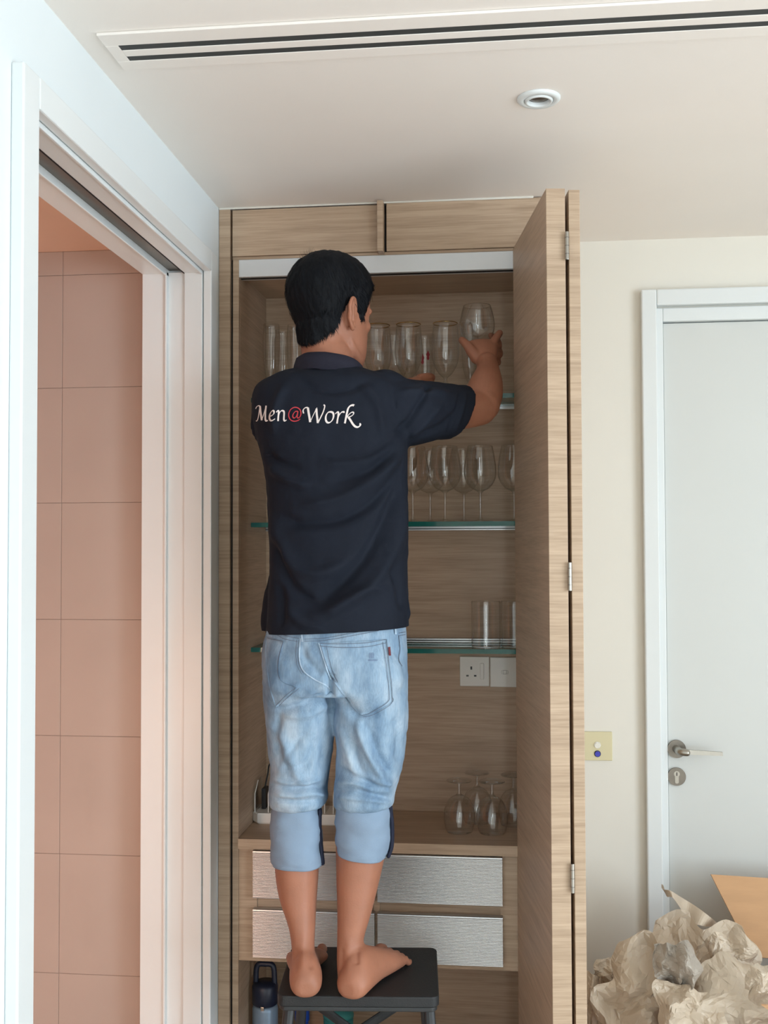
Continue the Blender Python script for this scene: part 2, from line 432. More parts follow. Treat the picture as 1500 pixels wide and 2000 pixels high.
# lining of near jamb, far jamb and head; two strips with the track slot between them
def lining(n, x0, x1, depth):
    g = join(boxgeo(x0, x1, DY1-depth, DY1+0.012, 0, DZ, 0.0015), boxgeo(x0, x1, DY0-0.012, DY0+depth, 0, DZ, 0.0015),
             boxgeo(x0, x1, DY0-0.012, DY1+0.012, DZ-depth, DZ+0.012, 0.0015))
    return struct(mesh('trim_%d' % n, *g, 'gloss_paint'))
lining(4, -0.789, -0.743, 0.004)
lining(5, -0.898, -0.838, 0.004)
lining(6, -0.838, -0.8325, 0.010)      # raised bead beside the slot
V, Fc = join(boxgeo(-0.8325, -0.789, DY1+0.004, DY1+0.012, 0, DZ), boxgeo(-0.8325, -0.789, DY0-0.012, DY0-0.004, 0, DZ))
struct(mesh('trim_7', V, Fc, 'gloss_paint'))
V, Fc = boxgeo(-0.8325, -0.789, DY0-0.01, DY1+0.01, DZ+0.006, DZ+0.012)
struct(mesh('trim_8', V, Fc, 'steel_dark'))
struct(box('trim_9', -0.7915, -0.789, DY0, DY1, DZ-0.0045, DZ+0.004, 'dark_gap'))
struct(box('trim_10', -0.748, -0.7425, DY0, DY1, DZ-0.008, DZ+0.002, 'gloss_paint', bev=0.001))

# ---- white door in the far wall
DX0, DX1, DTOP = 0.473, 1.36, 2.250
fr = struct(mesh('trim_11', *join(boxgeo(0.409, 0.453, YB-0.030, YB, 0, 2.342, 0.004), boxgeo(1.40, 1.444, YB-0.030, YB, 0, 2.342, 0.004),
                                  boxgeo(0.4529, 1.4001, YB-0.0298, YB, 2.295, 2.3418, 0.004)), 'gloss_paint'))
struct(mesh('trim_12', *join(boxgeo(0.439, 0.4725, YB-0.012, YB+0.13, 0, 2.290, 0.003), boxgeo(1.361, 1.42, YB-0.012, YB+0.13, 0, 2.290, 0.003),
                            boxgeo(0.4724, 1.3611, YB-0.0118, YB+0.1298, 2.2505, 2.290, 0.003)), 'gloss_paint'))
door = struct(box('door_1', DX0+0.002, DX1-0.002, YB+0.006, YB+0.046, 0.006, DTOP-0.002, 'door_paint', bev=0.002))
hy = YB+0.006
def disc(name, c, r, t, m, parent, bev=0.3, seg=40):
    p = [(0, 0), (r*0.98, 0), (r, t*bev), (r, t), (0, t)]
    V, Fc = lathegeo(p[::-1], seg); V = np.column_stack([V[:, 0], -V[:, 2], V[:, 1]])+np.array(c)
    return mesh(name, V, Fc, m, parent, smooth=False)
hc = atY(1321, 1462, hy); lc = atY(1321, 1516, hy)
tag(disc('handle_rosette', hc, 0.026, 0.009, 'steel_dark', door), 'round brushed steel handle rosette')
V, Fc = tubegeo([hc+[0, -0.004, 0], hc+[0, -0.03, 0], hc+[0.006, -0.046, -0.001], hc+[0.022, -0.052, -0.002]], [0.0125, 0.0115, 0.011, 0.010], 20, 14)
tag(mesh('handle_neck', V, Fc, 'steel', door, smooth=True))
le = atY(1411, 1473, hy-0.052)
rings = []
for t in np.linspace(0, 1, 8):
    c = (hc+[0.006, -0.050, -0.001])*(1-t)+le*t; h = 0.0085*(1-t)+0.0062*t; w = 0.007
    rings.append(np.array([c+[0, -w, -h*0.6], c+[0, -w*0.6, h], c+[0, w*0.6, h], c+[0, w, -h*0.6]]))
mesh('lever', *loftgeo(rings), 'steel', door)
tag(disc('lock_rosette', lc, 0.026, 0.008, 'steel_dark', door), 'round steel lock rosette')
yl = lc[1]-0.0085
prof = [(0.0085*math.cos(a), 0.0085*math.sin(a)+0.008) for a in np.linspace(-0.9, PI+0.9, 18)]+[(-0.0052, -0.016), (-0.003, -0.019), (0.003, -0.019), (0.0052, -0.016)]
rg = [np.array([[lc[0]+p[0], y, lc[2]+p[1]] for p in prof]) for y in (yl+0.002, yl-0.001)]
cy = mesh('cylinder', *loftgeo(rg), 'steel', door)
mesh('keyway', *boxgeo(lc[0]-0.0012, lc[0]+0.0012, yl-0.0015, yl, lc[2]+0.003, lc[2]+0.013), 'dark_gap', door)

# ---- linear air-conditioning slot diffuser in the ceiling
vx0, vx1 = -0.697, 1.75
vt = thing('slot_diffuser', (0, 1.84, ZC), 'long white ceiling air diffuser with two dark parallel slots', 'air vent')
zf = ZC-0.006
for nm, y0, y1 in (('border', 1.770, 1.812), ('divider', 1.831, 1.855), ('border', 1.873, 1.908)):
    box(nm, vx0 if nm == 'border' else -0.673, vx1, y0, y1, zf, ZC-0.0005, 'ceiling_paint', vt, bev=0.0015)
box('end_border', vx0, -0.673, 1.8121, 1.8729, zf, ZC-0.0005, 'ceiling_paint', vt, bev=0.0015)
for y0, y1 in ((1.8122, 1.8309), (1.8551, 1.8729)):
    s = box('slot', -0.6728, vx1, y0, y1, ZC-0.0050, ZC-0.0008, 'vent_dark', vt)
    tag(s, 'dark grey slot')

# ---- recessed downlight
dl = thing('downlight', (0.080, 2.138, ZC), 'round white recessed ceiling downlight, switched off', 'ceiling light')
def ringlathe(name, prof, m, c=(0.080, 2.138, ZC), seg=48, parent=dl):
    V, Fc = lathegeo(prof, seg, c); return mesh(name, V, Fc, m, parent, smooth=True)
ringlathe('outer_ring', [(0.0435, -0.0003), (0.043, -0.004), (0.040, -0.0065), (0.031, -0.007), (0.0295, -0.005), (0.0295, -0.0003)], 'gloss_paint')
ringlathe('inner_ring', [(0.0285, -0.0003), (0.0285, -0.006), (0.0265, -0.009), (0.023, -0.009), (0.0215, -0.006), (0.021, -0.0003)], 'gloss_paint')
ringlathe('gap', [(0.0, -0.0006), (0.0212, -0.0006)], 'black_plastic')
ringlathe('lamp', [(0.0, -0.0035), (0.010, -0.0033), (0.017, -0.0022), (0.0195, -0.0008)], 'steel_dark')

# ---- beige button plate on the far wall
p0 = atY(1132, 1428, YB); p1 = atY(1196, 1485, YB)
pl = thing('button_plate', ((p0[0]+p1[0])/2, YB, p1[2]), 'small beige wall plate with a steel button above a blue one', 'switch')
box('plate', p1[0]-0.086, p1[0], YB-0.008, YB-0.0002, p1[2], p0[2], 'beige_plastic', pl, bev=0.002)
for (px, py), m, lb in (((1167, 1455), 'chrome', 'chrome push button'), ((1167, 1472), 'blue_plastic', 'blue push button')):
    c = atY(px, py, YB-0.008)
    b = disc('button', c, 0.0075, 0.005, m, pl); tag(b, lb)
    disc('button_collar', c+[0, 0.0001, 0], 0.0095, 0.002, 'chrome' if m == 'chrome' else 'flask_navy', pl)

# ================================================================== the built-in cabinet
D = 2.75; CL, CR = XL+0.001, 0.125; IL, IR = -0.688, 0.085; BK = 3.083
cab = thing('built_in_cabinet', (-0.31, 2.9, 0), 'tall oak veneer built-in cupboard with its folding door open', 'cabinet')
box('stile', CL, -0.710, D-0.004, D+0.02, 0, ZC-0.003, 'oak', cab, bev=0.001)
box('stile', -0.704, IL, D+0.002, D+0.022, 0, 2.358, 'oak', cab, bev=0.001)
box('groove', -0.7102, -0.7038, D+0.012, D+0.018, 0, 2.36, 'dark_gap', cab)
box('side_panel', CL+0.001, IL, D+0.0221, YB-0.002, 0, ZC-0.004, 'oak', cab)
box('side_panel', IR, CR, D+0.0221, YB-0.002, 0, ZC-0.004, 'oak', cab)
box('stile', IR, CR, D, D+0.022, 0, ZC-0.004, 'oak', cab, bev=0.001)
box('back_panel', IL+0.0002, IR-0.0002, BK, BK+0.018, 0, 2.36, 'oak', cab)
box('inner_top', IL+0.0002, IR-0.0002, D+0.046, BK-0.0002, 2.330, 2.348, 'oak_flat', cab)
box('head_rail', -0.7038, IR-0.0002, D+0.003, D+0.045, 2.3585, 2.3655, 'oak', cab)
t = tag(box('door_track', IL-0.002, IR-0.0004, D+0.004, D+0.044, 2.312, 2.3583, 'alu_white', cab, bev=0.001), 'white aluminium sliding track')
box('track_slot', IL+0.001, IR-0.001, D+0.016, D+0.030, 2.3112, 2.3119, 'dark_gap', cab)
# two flap doors under the ceiling
ud = box('upper_door', -0.7045, -0.3155, D-0.002, D+0.018, 2.3665, ZC-0.006, 'oak', cab, bev=0.001)
box('pull_strip', -0.3150, -0.2995, D-0.030, D+0.018, 2.3600, ZC-0.0035, 'oak', ud, bev=0.001)
ud2 = box('upper_door', -0.2935, IR+0.03, D-0.002, D+0.018, 2.3665, ZC-0.003, 'oak', cab, bev=0.001)
box('groove', -0.2994, -0.2936, D+0.010, D+0.016, 2.3602, ZC-0.006, 'dark_gap', cab)
g = mesh('caulk_bead', *tubegeo([(CL+.002, D-0.006, ZC-0.0025), (-0.32, D-0.004, ZC-0.002), (IR, D-0.004, ZC-0.0022)], [0.0028, 0.0022, 0.0030], 8, 40), 'wall_paint', cab)
# lower carcass: drawer unit over an open niche
dr_top = 0.811
box('drawer_stile', IL+0.0002, -0.640, D+0.008, D+0.03, 0.521, dr_top-0.0005, 'oak', cab)
box('drawer_stile', -0.010, IR-0.0002, D+0.008, D+0.03, 0.521, dr_top-0.0005, 'oak', cab)
box('drawer_rail', -0.6398, -0.0102, D+0.016, D+0.03, 0.650, 0.700, 'oak', cab)
box('drawer_rail', -0.6398, -0.0102, D+0.008, D+0.03, 0.521, 0.5345, 'oak', cab)
box('drawer_divider', -0.334, -0.318, D+0.010, D+0.0159, 0.5347, dr_top-0.001, 'oak', cab)
box('drawer_back', IL+0.0003, IR-0.0003, D+0.0301, BK-0.0003, 0.521, dr_top-0.001, 'oak_flat', cab)
box('niche_floor', IL+0.0002, IR-0.0002, D+0.004, BK-0.0002, 0.18, 0.20, 'oak_flat', cab)
box('plinth', IL+0.0002, IR-0.0002, D+0.05, D+0.068, 0.0, 0.1798, 'oak', cab)
def ribbed(x0, x1, z0, z1):
    """aluminium front with horizontal ribs and a bright rolled top edge"""
    n = 30; y0 = D-0.010; yb = D+0.0075; rows = [(yb, z0), (y0+0.001, z0), (y0, z0+0.001)]
    zz = np.linspace(z0+0.003, z1-0.007, n*4+1)
    for i, z in enumerate(zz): rows.append((y0+0.0009*(1-abs(math.sin(PI*i/4))), z))
    rows += [(y0-0.0002, z1-0.006), (y0-0.0012, z1-0.004), (y0-0.0005, z1-0.0012), (y0+0.002, z1), (yb, z1)]
    V = [(x, y, z) for x in (x0, x1) for y, z in rows]; k = len(rows)
    Fc = [(i, i+k, i+k+1, i+1) for i in range(k-1)]+[tuple(range(k)), tuple(range(2*k-1, k-1, -1)), (k-1, 2*k-1, k, 0)]
    return np.array(V), Fc
for x0, x1, z0, z1 in ((-0.647, -0.330, 0.6875, 0.8095), (-0.322, -0.004, 0.6875, 0.8095), (-0.647, -0.330, 0.536, 0.6600), (-0.322, -0.004, 0.536, 0.6600)):
    d_ = mesh('drawer', *boxgeo(x0+0.006, x1-0.006, D+0.0076, D+0.0098, z0+0.004, z1-0.004), 'oak_flat', cab)
    tag(mesh('drawer_front', *ribbed(x0, x1, z0, z1), 'alu', d_), 'ribbed brushed aluminium drawer front')
# bright rails along the back panel behind each glass shelf
for y0, y1, xa in ((787, 800, 985), (1029, 1036, 900), (1252, 1262, 850)):
    a = atY(xa, y0, BK)[2]; b = atY(xa, y1, BK)[2]
    if xa == 850: a += .009; b += .0115
    r_ = tag(box('shelf_rail', IL+0.001, IR-0.001, BK-0.012, BK-0.0002, b, a, 'alu', cab, bev=0.0012), 'bright aluminium rail')
    box('rail_groove', IL+0.001, IR-0.001, BK-0.0128, BK-0.0118, (a+b)/2-0.0012, (a+b)/2+0.0012, 'dark_gap', r_)
# folding door: two leaves folded together, hinged along their near edges
a0 = np.array([0.034, D-0.004]); a1 = np.array([0.099, 2.284]); dv = (a1-a0)/np.linalg.norm(a1-a0); nv = np.array([-dv[1], dv[0]])
LT, LB = 2.361, 0.06
def leaf(p, q, t, nm):
    d = (q-p)/np.linalg.norm(q-p); n = np.array([-d[1], d[0]]); L = np.linalg.norm(q-p)
    V, Fc = boxgeo(0, L, 0, t, LB, LT, 0.0012)
    W = np.column_stack([p[0]+V[:, 0]*d[0]+V[:, 1]*n[0], p[1]+V[:, 0]*d[1]+V[:, 1]*n[1], V[:, 2]])
    return mesh(nm, W, Fc, 'oak', cab)
l1 = leaf(a0, a1, 0.041, 'door_leaf')
b0 = np.array([0.0975, D-0.003]); b1 = np.array([0.1475, 2.2990])
l2 = leaf(b0, b1, 0.024, 'door_leaf')
# filler seen in the dark gap
for yz in (481, 1126, 1714):
    zc_ = atY(1108, yz, 2.287)[2]; c = np.array([0.1425, 2.2855])
    V, Fc = lathegeo([(0, -0.030), (0.0038, -0.030), (0.0042, -0.029), (0.0042, 0.029), (0.0038, 0.030), (0, 0.030)], 14, (c[0], c[1]-0.003, zc_))
    h = tag(mesh('hinge', V, Fc, 'steel', l1, smooth=False), 'steel butt hinge')
    for k in (-0.0175, 0.0, 0.0175):
        V, Fc = lathegeo([(0.0043, -0.0006), (0.0047, -0.0006), (0.0047, 0.0006), (0.0043, 0.0006)], 14, (c[0], c[1]-0.003, zc_+k))
        Fc = Fc+[]
        mesh('hinge_plate', *join((V, Fc), boxgeo(c[0]-0.0008, c[0]+0.0008, c[1], c[1]+0.02, zc_+k-0.008, zc_+k+0.008)), 'steel_dark', l1)
# ---- worktop over the drawers
tag(box('worktop', IL+0.0004, IR-0.0004, D-0.006, BK-0.0004, 0.8113, 0.838, 'oak_flat', base=(-0.3, 2.9, 0.8113), bev=0.001), 'oak worktop board lying over the ribbed drawers', 'worktop')

# ---- glass shelves
SH = {}
for k, (ya, xa, lb) in {'A': (768, 985, 'highest glass shelf, beside the raised forearm, green edge'), 'B': (1019, 800, 'middle glass shelf carrying tall stemmed wine glasses, green edge'),
                        'C': (1264, 900, 'lowest glass shelf just above the wall sockets, green edge')}.items():
    z = atY(xa, ya, 2.889)[2]-(.005 if k == 'C' else 0); th = 0.0125; SH[k] = z
    V, Fc = boxgeo(IL+0.001, IR-0.001, 2.889, BK-0.0135, z-th, z)
    idx = []
    for f in Fc:
        n = np.cross(V[f[1]]-V[f[0]], V[f[2]]-V[f[0]]); idx.append(1 if abs(n[2]) < 1e-9 else 0)
    s = mesh('glass_shelf', V, Fc, None, base=(-0.3, 2.98, z-th), mats=['shelf_glass', 'shelf_edge'], midx=idx)
    tag(s, lb, 'shelf', 'glass shelves')
# ---- wall sockets on the back panel
p = [atY(a, b, BK) for a, b in ((898, 1283), (955, 1340), (957, 1285))]
so = thing('wall_socket', (p[0][0]+0.043, BK, p[1][2]), 'white square three-pin wall socket with rocker switch', 'socket')
sx, sz, yy = p[0][0], p[1][2], BK-0.009
box('plate', sx, sx+0.0845, yy, BK-0.0002, sz, sz+0.0845, 'white_plastic', so, bev=0.002)
for dx, dz_, w, h in ((0.033, 0.052, 0.005, 0.009), (0.022, 0.030, 0.007, 0.0045), (0.044, 0.030, 0.007, 0.0045)):
    box('pin_hole', sx+dx-w/2, sx+dx+w/2, yy-0.0003, yy+0.0005, sz+dz_-h/2, sz+dz_+h/2, 'black_plastic', so)
rk = box('switch_rocker', sx+0.058, sx+0.069, yy-0.004, yy-0.0001, sz+0.020, sz+0.066, 'white_plastic', so, bev=0.0015)
sx2 = p[2][0]
s2 = thing('socket_plate', (sx2+0.043, BK, sz), 'white square wall plate with small printed square, right of three-pin socket', 'socket')
box('plate', sx2, sx2+0.0845, yy, BK-0.0002, sz-0.0015, sz+0.083, 'white_plastic', s2, bev=0.002)
c = np.array([sx2+0.042, yy, sz+0.041])
g = []
for r_, w in ((0.0052, 0.0010),):
    g += [boxgeo(c[0]-r_, c[0]+r_, yy-0.0004, yy, c[2]+s*r_-w/2, c[2]+s*r_+w/2) for s in (-1, 1)]
    g += [boxgeo(c[0]+s*r_-w/2, c[0]+s*r_+w/2, yy-0.0004, yy, c[2]-r_, c[2]+r_) for s in (-1, 1)]
for s in (-1, 1):
    arc = [c+[s*0.0095*math.cos(a), -0.0002, 0.0095*math.sin(a)] for a in np.linspace(-0.6, 0.6, 7)]
    g.append(tubegeo(arc, 0.0004, 5))
mesh('printed_square', *join(*g), 'steel_dark', s2)
# ================================================================== the man on the stool
STZ = 0.63                                        # height of the stool's tread
person = thing('person', (-0.37, 2.40, STZ), 'barefoot person in navy polo shirt and rolled-up jeans reaching into cupboard', 'person')
NA = 40
ANG = np.arange(NA)*2*PI/NA
def ring_at(cx, cy, z, rx, ry, n=2.3, ryb=None):
    c, s = np.cos(ANG), np.sin(ANG)
    x = np.sign(c)*np.abs(c)**(2/n); y = np.sign(s)*np.abs(s)**(2/n)
    yy = np.where(y < 0, y*(ryb if ryb is not None else ry), y*ry)
    z = np.full(NA, z) if np.isscalar(z) else z
    return np.column_stack([cx+x*rx, cy+yy, z])
def ring_px(y, xl, xr, Y, h, n=2.3, hb=None):
    a = atY(xl, y, Y); b = atY(xr, y, Y)
    return ring_at((a[0]+b[0])/2, Y, (a[2]+b[2])/2, (b[0]-a[0])/2, h, n, hb)
def loft_px(rows, n=2.3, sub=4, cap=True):
    R = spline(np.array(rows, float), (len(rows)-1)*sub+1)
    return loftgeo([ring_px(r[0], r[1], r[2], r[3], r[4], n, r[5] if len(r) > 5 else None) for r in R], cap)

# ------------------------------------------------------------------ head (built upright, then turned to the right)
HS = 1.06
HEADC = atY(647, 600, 2.50); HZ = atY(690, 712, 2.50)[2]-0.003
phi = math.radians(34); pit = math.radians(-3)
Rz = np.array([[math.cos(phi), math.sin(phi), 0], [-math.sin(phi), math.cos(phi), 0], [0, 0, 1]])
Rx = np.array([[1, 0, 0], [0, math.cos(pit), -math.sin(pit)], [0, math.sin(pit), math.cos(pit)]])
def head(P):
    P = np.asarray(P, float)*HS-[0, 0, 0.10]
    return P@Rx.T@Rz.T+[HEADC[0], 2.50, HZ+0.10]
HR = np.array([  # z, half width, front, back
    (0.000, .018, .080, .045), (0.006, .030, .088, .022), (0.018, .043, .092, .000), (0.035, .053, .093, -.022), (0.060, .061, .092, -.050),
    (0.085, .066, .091, -.072), (0.110, .070, .092, -.088), (0.140, .074, .093, -.098), (0.165, .076, .091, -.102), (0.190, .072, .083, -.098),
    (0.208, .063, .068, -.085), (0.222, .047, .048, -.064), (0.231, .026, .020, -.036), (0.2335, .008, -.002, -.014)])
def head_ring(r, off=0.0, a=ANG):
    z, w, f, b = r; cy = (f+b)/2; l = (f-b)/2+off; w = w+off
    c, s = np.sin(a), np.cos(a)                   # a = 0 looks ahead (+y), a = 90 deg to the right ear
    n = 2.25
    x = np.sign(c)*np.abs(c)**(2/n)*w; y = cy+np.sign(s)*np.abs(s)**(2/n)*l
    return np.column_stack([x, y, np.full(len(a), z)])
HRS = spline(HR, 53)
skull = loftgeo([head(head_ring(r)) for r in HRS])
def H(*p): return head(np.array(p, float))
bits = [skull]
bits.append(tubegeo(H((0, .090, .128), (0, .099, .110), (0, .106, .093), (0, .108, .086)), [.007, .009, .012, .012], 14, 12))     # nose
for s in (-1, 1):
    bits.append(ellgeo(H((s*.011, .100, .082))[0], (.009, .009, .008)))                                                         # nostril wing
    bits.append(tubegeo(H((s*.012, .090, .132), (s*.032, .087, .137), (s*.054, .068, .131)), [.007, .009, .006], 10, 10))        # brow ridge
    bits.append(ellgeo(H((s*.042, .060, .096))[0], (.019, .019, .018)))                                                         # cheekbone
    bits.append(tubegeo(H((s*.050, .000, .066), (s*.049, .016, .040), (s*.037, .050, .020), (s*.014, .080, .011)), [.008, .012, .014, .012], 12, 16))  # jaw
    # ear: rim, inner ridge, bowl and lobe
    e0 = np.array([s*.072, -.012, .108])
    def E(u, v, o): return H((s*(.072+(o if s > 0 else o*.3)+max(0, -v)*0.22), -.012+v, .104+u))[0]
    rim = [(-.026, .010, .002), (-.006, .012, .000), (.016, .012, .002), (.031, .004, .006), (.034, -.008, .009), (.026, -.019, .011), (.008, -.022, .011), (-.012, -.017, .009), (-.026, -.008, .006), (-.034, .002, .003)]
    bits.append(tubegeo([E(*q) for q in rim], [.0035, .003, .0035, .0042, .0046, .0048, .0046, .0044, .005, .0045], 10, 40))
    inner = [(.020, -.004, .005), (.010, -.012, .007), (-.006, -.012, .007), (-.017, -.005, .005)]
    bits.append(tubegeo([E(*q) for q in inner], [.003, .0034, .0034, .003], 8, 16))
    bits.append(ellgeo(E(-.030, .000, .004), (.0065, .0065, .008)))
    fl2 = 0.22; ea = np.array([s*fl2, -1, 0])/math.hypot(fl2, 1); en = np.array([s, fl2, 0])/math.hypot(1, fl2)
    bits.append(ellgeo(E(.002, -.007, .004), (.0165, .0050, .031), rot=Rz@Rx@np.column_stack([ea, en, [0, 0, 1]])))
    bits.append(tubegeo([E(.022, -.004, .002), E(0, -.006, .001), E(-.022, -.002, .001)], [.010, .012, .009], 12, 10, flat=0.45, up=tuple(Rz@np.array([0, 1, 0]))))
bits.append(tubegeo(H((-.022, .084, .052), (0, .094, .055), (.022, .084, .052)), [.003, .006, .003], 10, 10))                      # upper lip
bits.append(tubegeo(H((-.018, .084, .046), (0, .0935, .044), (.018, .084, .046)), [.003, .0062, .003], 10, 10))                   # lower lip
# ------------------------------------------------------------------ neck, trunk
nb = H((0, -.020, .095))[0]; 
bits.append(tubegeo([H((0, -.022, .100))[0], H((0, -.020, .040))[0], atY(641, 705, 2.475), atY(640, 745, 2.46), atY(640, 790, 2.46)], [.056, .056, .058, .066, .075], 24, 20))
bits.append(loft_px([(755, 545, 745, 2.46, .06), (790, 520, 780, 2.455, .085), (860, 525, 780, 2.45, .095), (960, 540, 780, 2.43, .095), (1100, 548, 778, 2.415, .09), (1215, 540, 775, 2.41, .095),
                     (1300, 535, 775, 2.40, .100), (1345, 540, 772, 2.40, .09)]))
# ------------------------------------------------------------------ legs
LEG_L = [(1330, 535, 640, 2.40, .075), (1450, 545, 635, 2.405, .062), (1560, 550, 618, 2.41, .052), (1640, 541, 619, 2.405, .053), (1696, 538, 622, 2.400, .054), (1752, 546, 618.5, 2.390, .047), (1808, 564, 615.5, 2.372, .037),
         (1848, 570, 614, 2.358, .033), (1885, 571, 615, 2.350, .034), (1915, 570, 617, 2.338, .033), (1935, 572, 615, 2.333, .031)]
LEG_R = [(1330, 660, 780, 2.40, .075), (1450, 668, 778, 2.405, .062), (1560, 665, 750, 2.41, .055), (1620, 658, 756, 2.405, .056), (1668, 656.5, 752, 2.400, .056), (1724, 657.5, 740, 2.390, .050), (1780, 659, 726, 2.375, .041),
         (1836, 658.5, 710, 2.362, .035), (1875, 658, 706, 2.352, .035), (1905, 660, 704, 2.340, .034), (1935, 661, 702, 2.333, .031)]
bits += [loft_px(LEG_L, 2.1), loft_px(LEG_R, 2.1)]
# feet: sole on the tread; local y runs heel to toe, local x to the little toe
def foot(heel, tip, side):
    heel = np.array(heel); tip = np.array(tip); L = np.linalg.norm(tip-heel); fy = (tip-heel)/L; fx = np.array([fy[1], -fy[0]])*side; k = L/0.250
    def W(x, y, z): return np.array([heel[0]+fx[0]*x*k*(1+(1.0 if x < 0 else 0)*max(0, y-.06))+fy[0]*y*k, heel[1]+fx[1]*x*k*(1+(1.0 if x < 0 else 0)*max(0, y-.06))+fy[1]*y*k, STZ+z*k])
    rows = [(.002, .014, 0, .010, .036), (.008, .025, 0, .003, .048), (.022, .0325, 0, .000, .062), (.045, .0335, 0, .000, .080), (.075, .0315, .001, .001, .082), (.105, .031, .003, .004, .071),
            (.135, .0345, .004, .004, .059), (.165, .0395, -.001, .001, .047), (.185, .0420, -.004, .000, .038), (.196, .040, -.005, .001, .031), (.203, .036, -.005, .004, .024)]
    S = spline(np.array(rows), 34); rings = []
    for y, hw, cx, zb, zt in S:
        c, s = np.cos(ANG), np.sin(ANG); n = 2.5; zc = (zb+zt)/2; hz = (zt-zb)/2
        xs = cx+np.sign(c)*np.abs(c)**(2/n)*hw; zs = zc+np.sign(s)*np.abs(s)**(2/n)*hz
        xs = xs*np.where(zs > zc, 1-0.42*(zs-zc)/hz*np.clip(hz/.04, 0, 1), 1)
        rings.append(np.array([W(a, y, max(b, 0)) for a, b in zip(xs, zs)]))
    g = [loftgeo(rings)]
    for x0, x1, y1, r in ((-.032, -.0345, .246, .0122), (-.0130, -.0145, .245, .0078), (.0025, .0030, .239, .0074), (.0165, .0190, .230, .0072), (.0290, .0335, .217, .0074)):
        y0 = y1-.052
        g.append(tubegeo([W(x0, y0, .020), W((x0+x1)/2, y1-.026, .0205), W(x1, y1-.012, r*1.15), W(x1, y1-.004, r*1.02)], [r*.95, r*.92, r, r*.92], 14, 12))
    return g
FOOT_L = ((-0.421, 2.275), (-0.474, 2.535)); FOOT_R = ((-0.333, 2.277), (-0.2395, 2.541))
bits += foot(*FOOT_L, -1)+foot(*FOOT_R, 1)
# ------------------------------------------------------------------ arms
def P(x, y, Y): return atY(x, y, Y)
bits.append(tubegeo([P(770, 795, 2.45), P(850, 803, 2.52), P(905, 800, 2.575), P(938, 796, 2.61)], [.056, .050, .047, .044], 24, 24))     # right upper arm
bits.append(ellgeo(P(943, 790, 2.615), (.043, .043, .043)))
bits.append(tubegeo([P(938, 792, 2.615), P(945, 770, 2.645), P(950, 748, 2.685), P(953, 726, 2.735), P(951, 708, 2.765)], [.046, .047, .041, .031, .027], 24, 30))
# right hand: palm under the glass, thumb to the left, fingers round the right and far side
wr = P(951, 708, 2.768); kn = P(940, 672, 2.815)
rings = []
for t, rx, ry in ((0, .0265, .021), (.25, .031, .021), (.5, .036, .020), (.75, .040, .0185), (1.0, .041, .016), (1.12, .036, .012)):
    c = wr*(1-t)+kn*t; ax = np.array([1.0, 0.12, 0.05]); ax /= np.linalg.norm(ax); d = (kn-wr)/np.linalg.norm(kn-wr); ay = np.cross(ax, d)
    rings.append(c+np.outer(np.cos(ANG), ax)*rx+np.outer(np.sin(ANG), ay)*ry)
bits.append(loftgeo(rings))
bits.append(tubegeo([P(932, 700, 2.775), P(921, 686, 2.780), P(912, 674, 2.790), P(902, 664, 2.806)], [.017, .0145, .012, .0098], 16, 20))       # thumb
bits.append(tubegeo([P(960, 678, 2.812), P(968, 662, 2.824), P(976, 650, 2.842)], [.0130, .0110, .0092], 16, 16))                             # index
bits.append(tubegeo([P(966, 680, 2.815), P(973, 676, 2.842), P(970, 664, 2.872), P(959, 655, 2.892)], [.0125, .0108, .0098, .0088], 14, 20))       # middle
bits.append(tubegeo([P(967, 692, 2.812), P(975, 692, 2.838), P(973, 682, 2.868), P(962, 674, 2.890)], [.0122, .0105, .0095, .0086], 14, 20))       # ring
bits.append(tubegeo([P(965, 704, 2.808), P(972, 708, 2.830), P(970, 702, 2.856), P(960, 694, 2.874)], [.0115, .0096, .0088, .0078], 14, 20))       # little
# left arm reaching forward in front of the chest, hand at the shelf
bits.append(tubegeo([P(560, 800, 2.46), P(600, 822, 2.55), P(640, 828, 2.64)], [.055, .048, .043], 22, 20))
def P2(x, y, Y): return atY(x-4, y+13, Y-0.038)
bits.append(tubegeo([P(640, 828, 2.64), P2(690, 800, 2.715), P2(745, 772, 2.785), P2(786, 762, 2.80)], [.044, .043, .034, .027], 22, 26))
w0 = P2(786, 762, 2.80); k0 = P2(822, 748, 2.838); rings = []
for t, rx, ry in ((0, .026, .020), (.3, .032, .020), (.65, .038, .019), (1, .039, .016), (1.12, .033, .011)):
    c = w0*(1-t)+k0*t; d = (k0-w0)/np.linalg.norm(k0-w0); ax = np.array([0.25, -0.2, 1.0]); ax -= d*(ax@d); ax /= np.linalg.norm(ax); ay = np.cross(ax, d)
    rings.append(c+np.outer(np.cos(ANG), ax)*rx+np.outer(np.sin(ANG), ay)*ry)
bits.append(loftgeo(rings))
for dy, dep, ln in ((-24, .000, 1.0), (-6, .006, 1.08), (14, .008, 1.02), (34, .006, .85)):
    bits.append(tubegeo([P2(824, 747+dy*.9, 2.838+dep), P2(824+16*ln, 744+dy*.9, 2.858+dep), P2(824+24*ln, 746+dy*.9, 2.886+dep), P2(824+18*ln, 749+dy*.9, 2.910+dep)], [.0118, .0104, .0095, .0086], 14, 18))
bits.append(tubegeo([P2(792, 748, 2.80), P2(800, 736, 2.830), P2(812, 732, 2.860), P2(822, 733, 2.884)], [.015, .013, .0115, .0098], 14, 18))
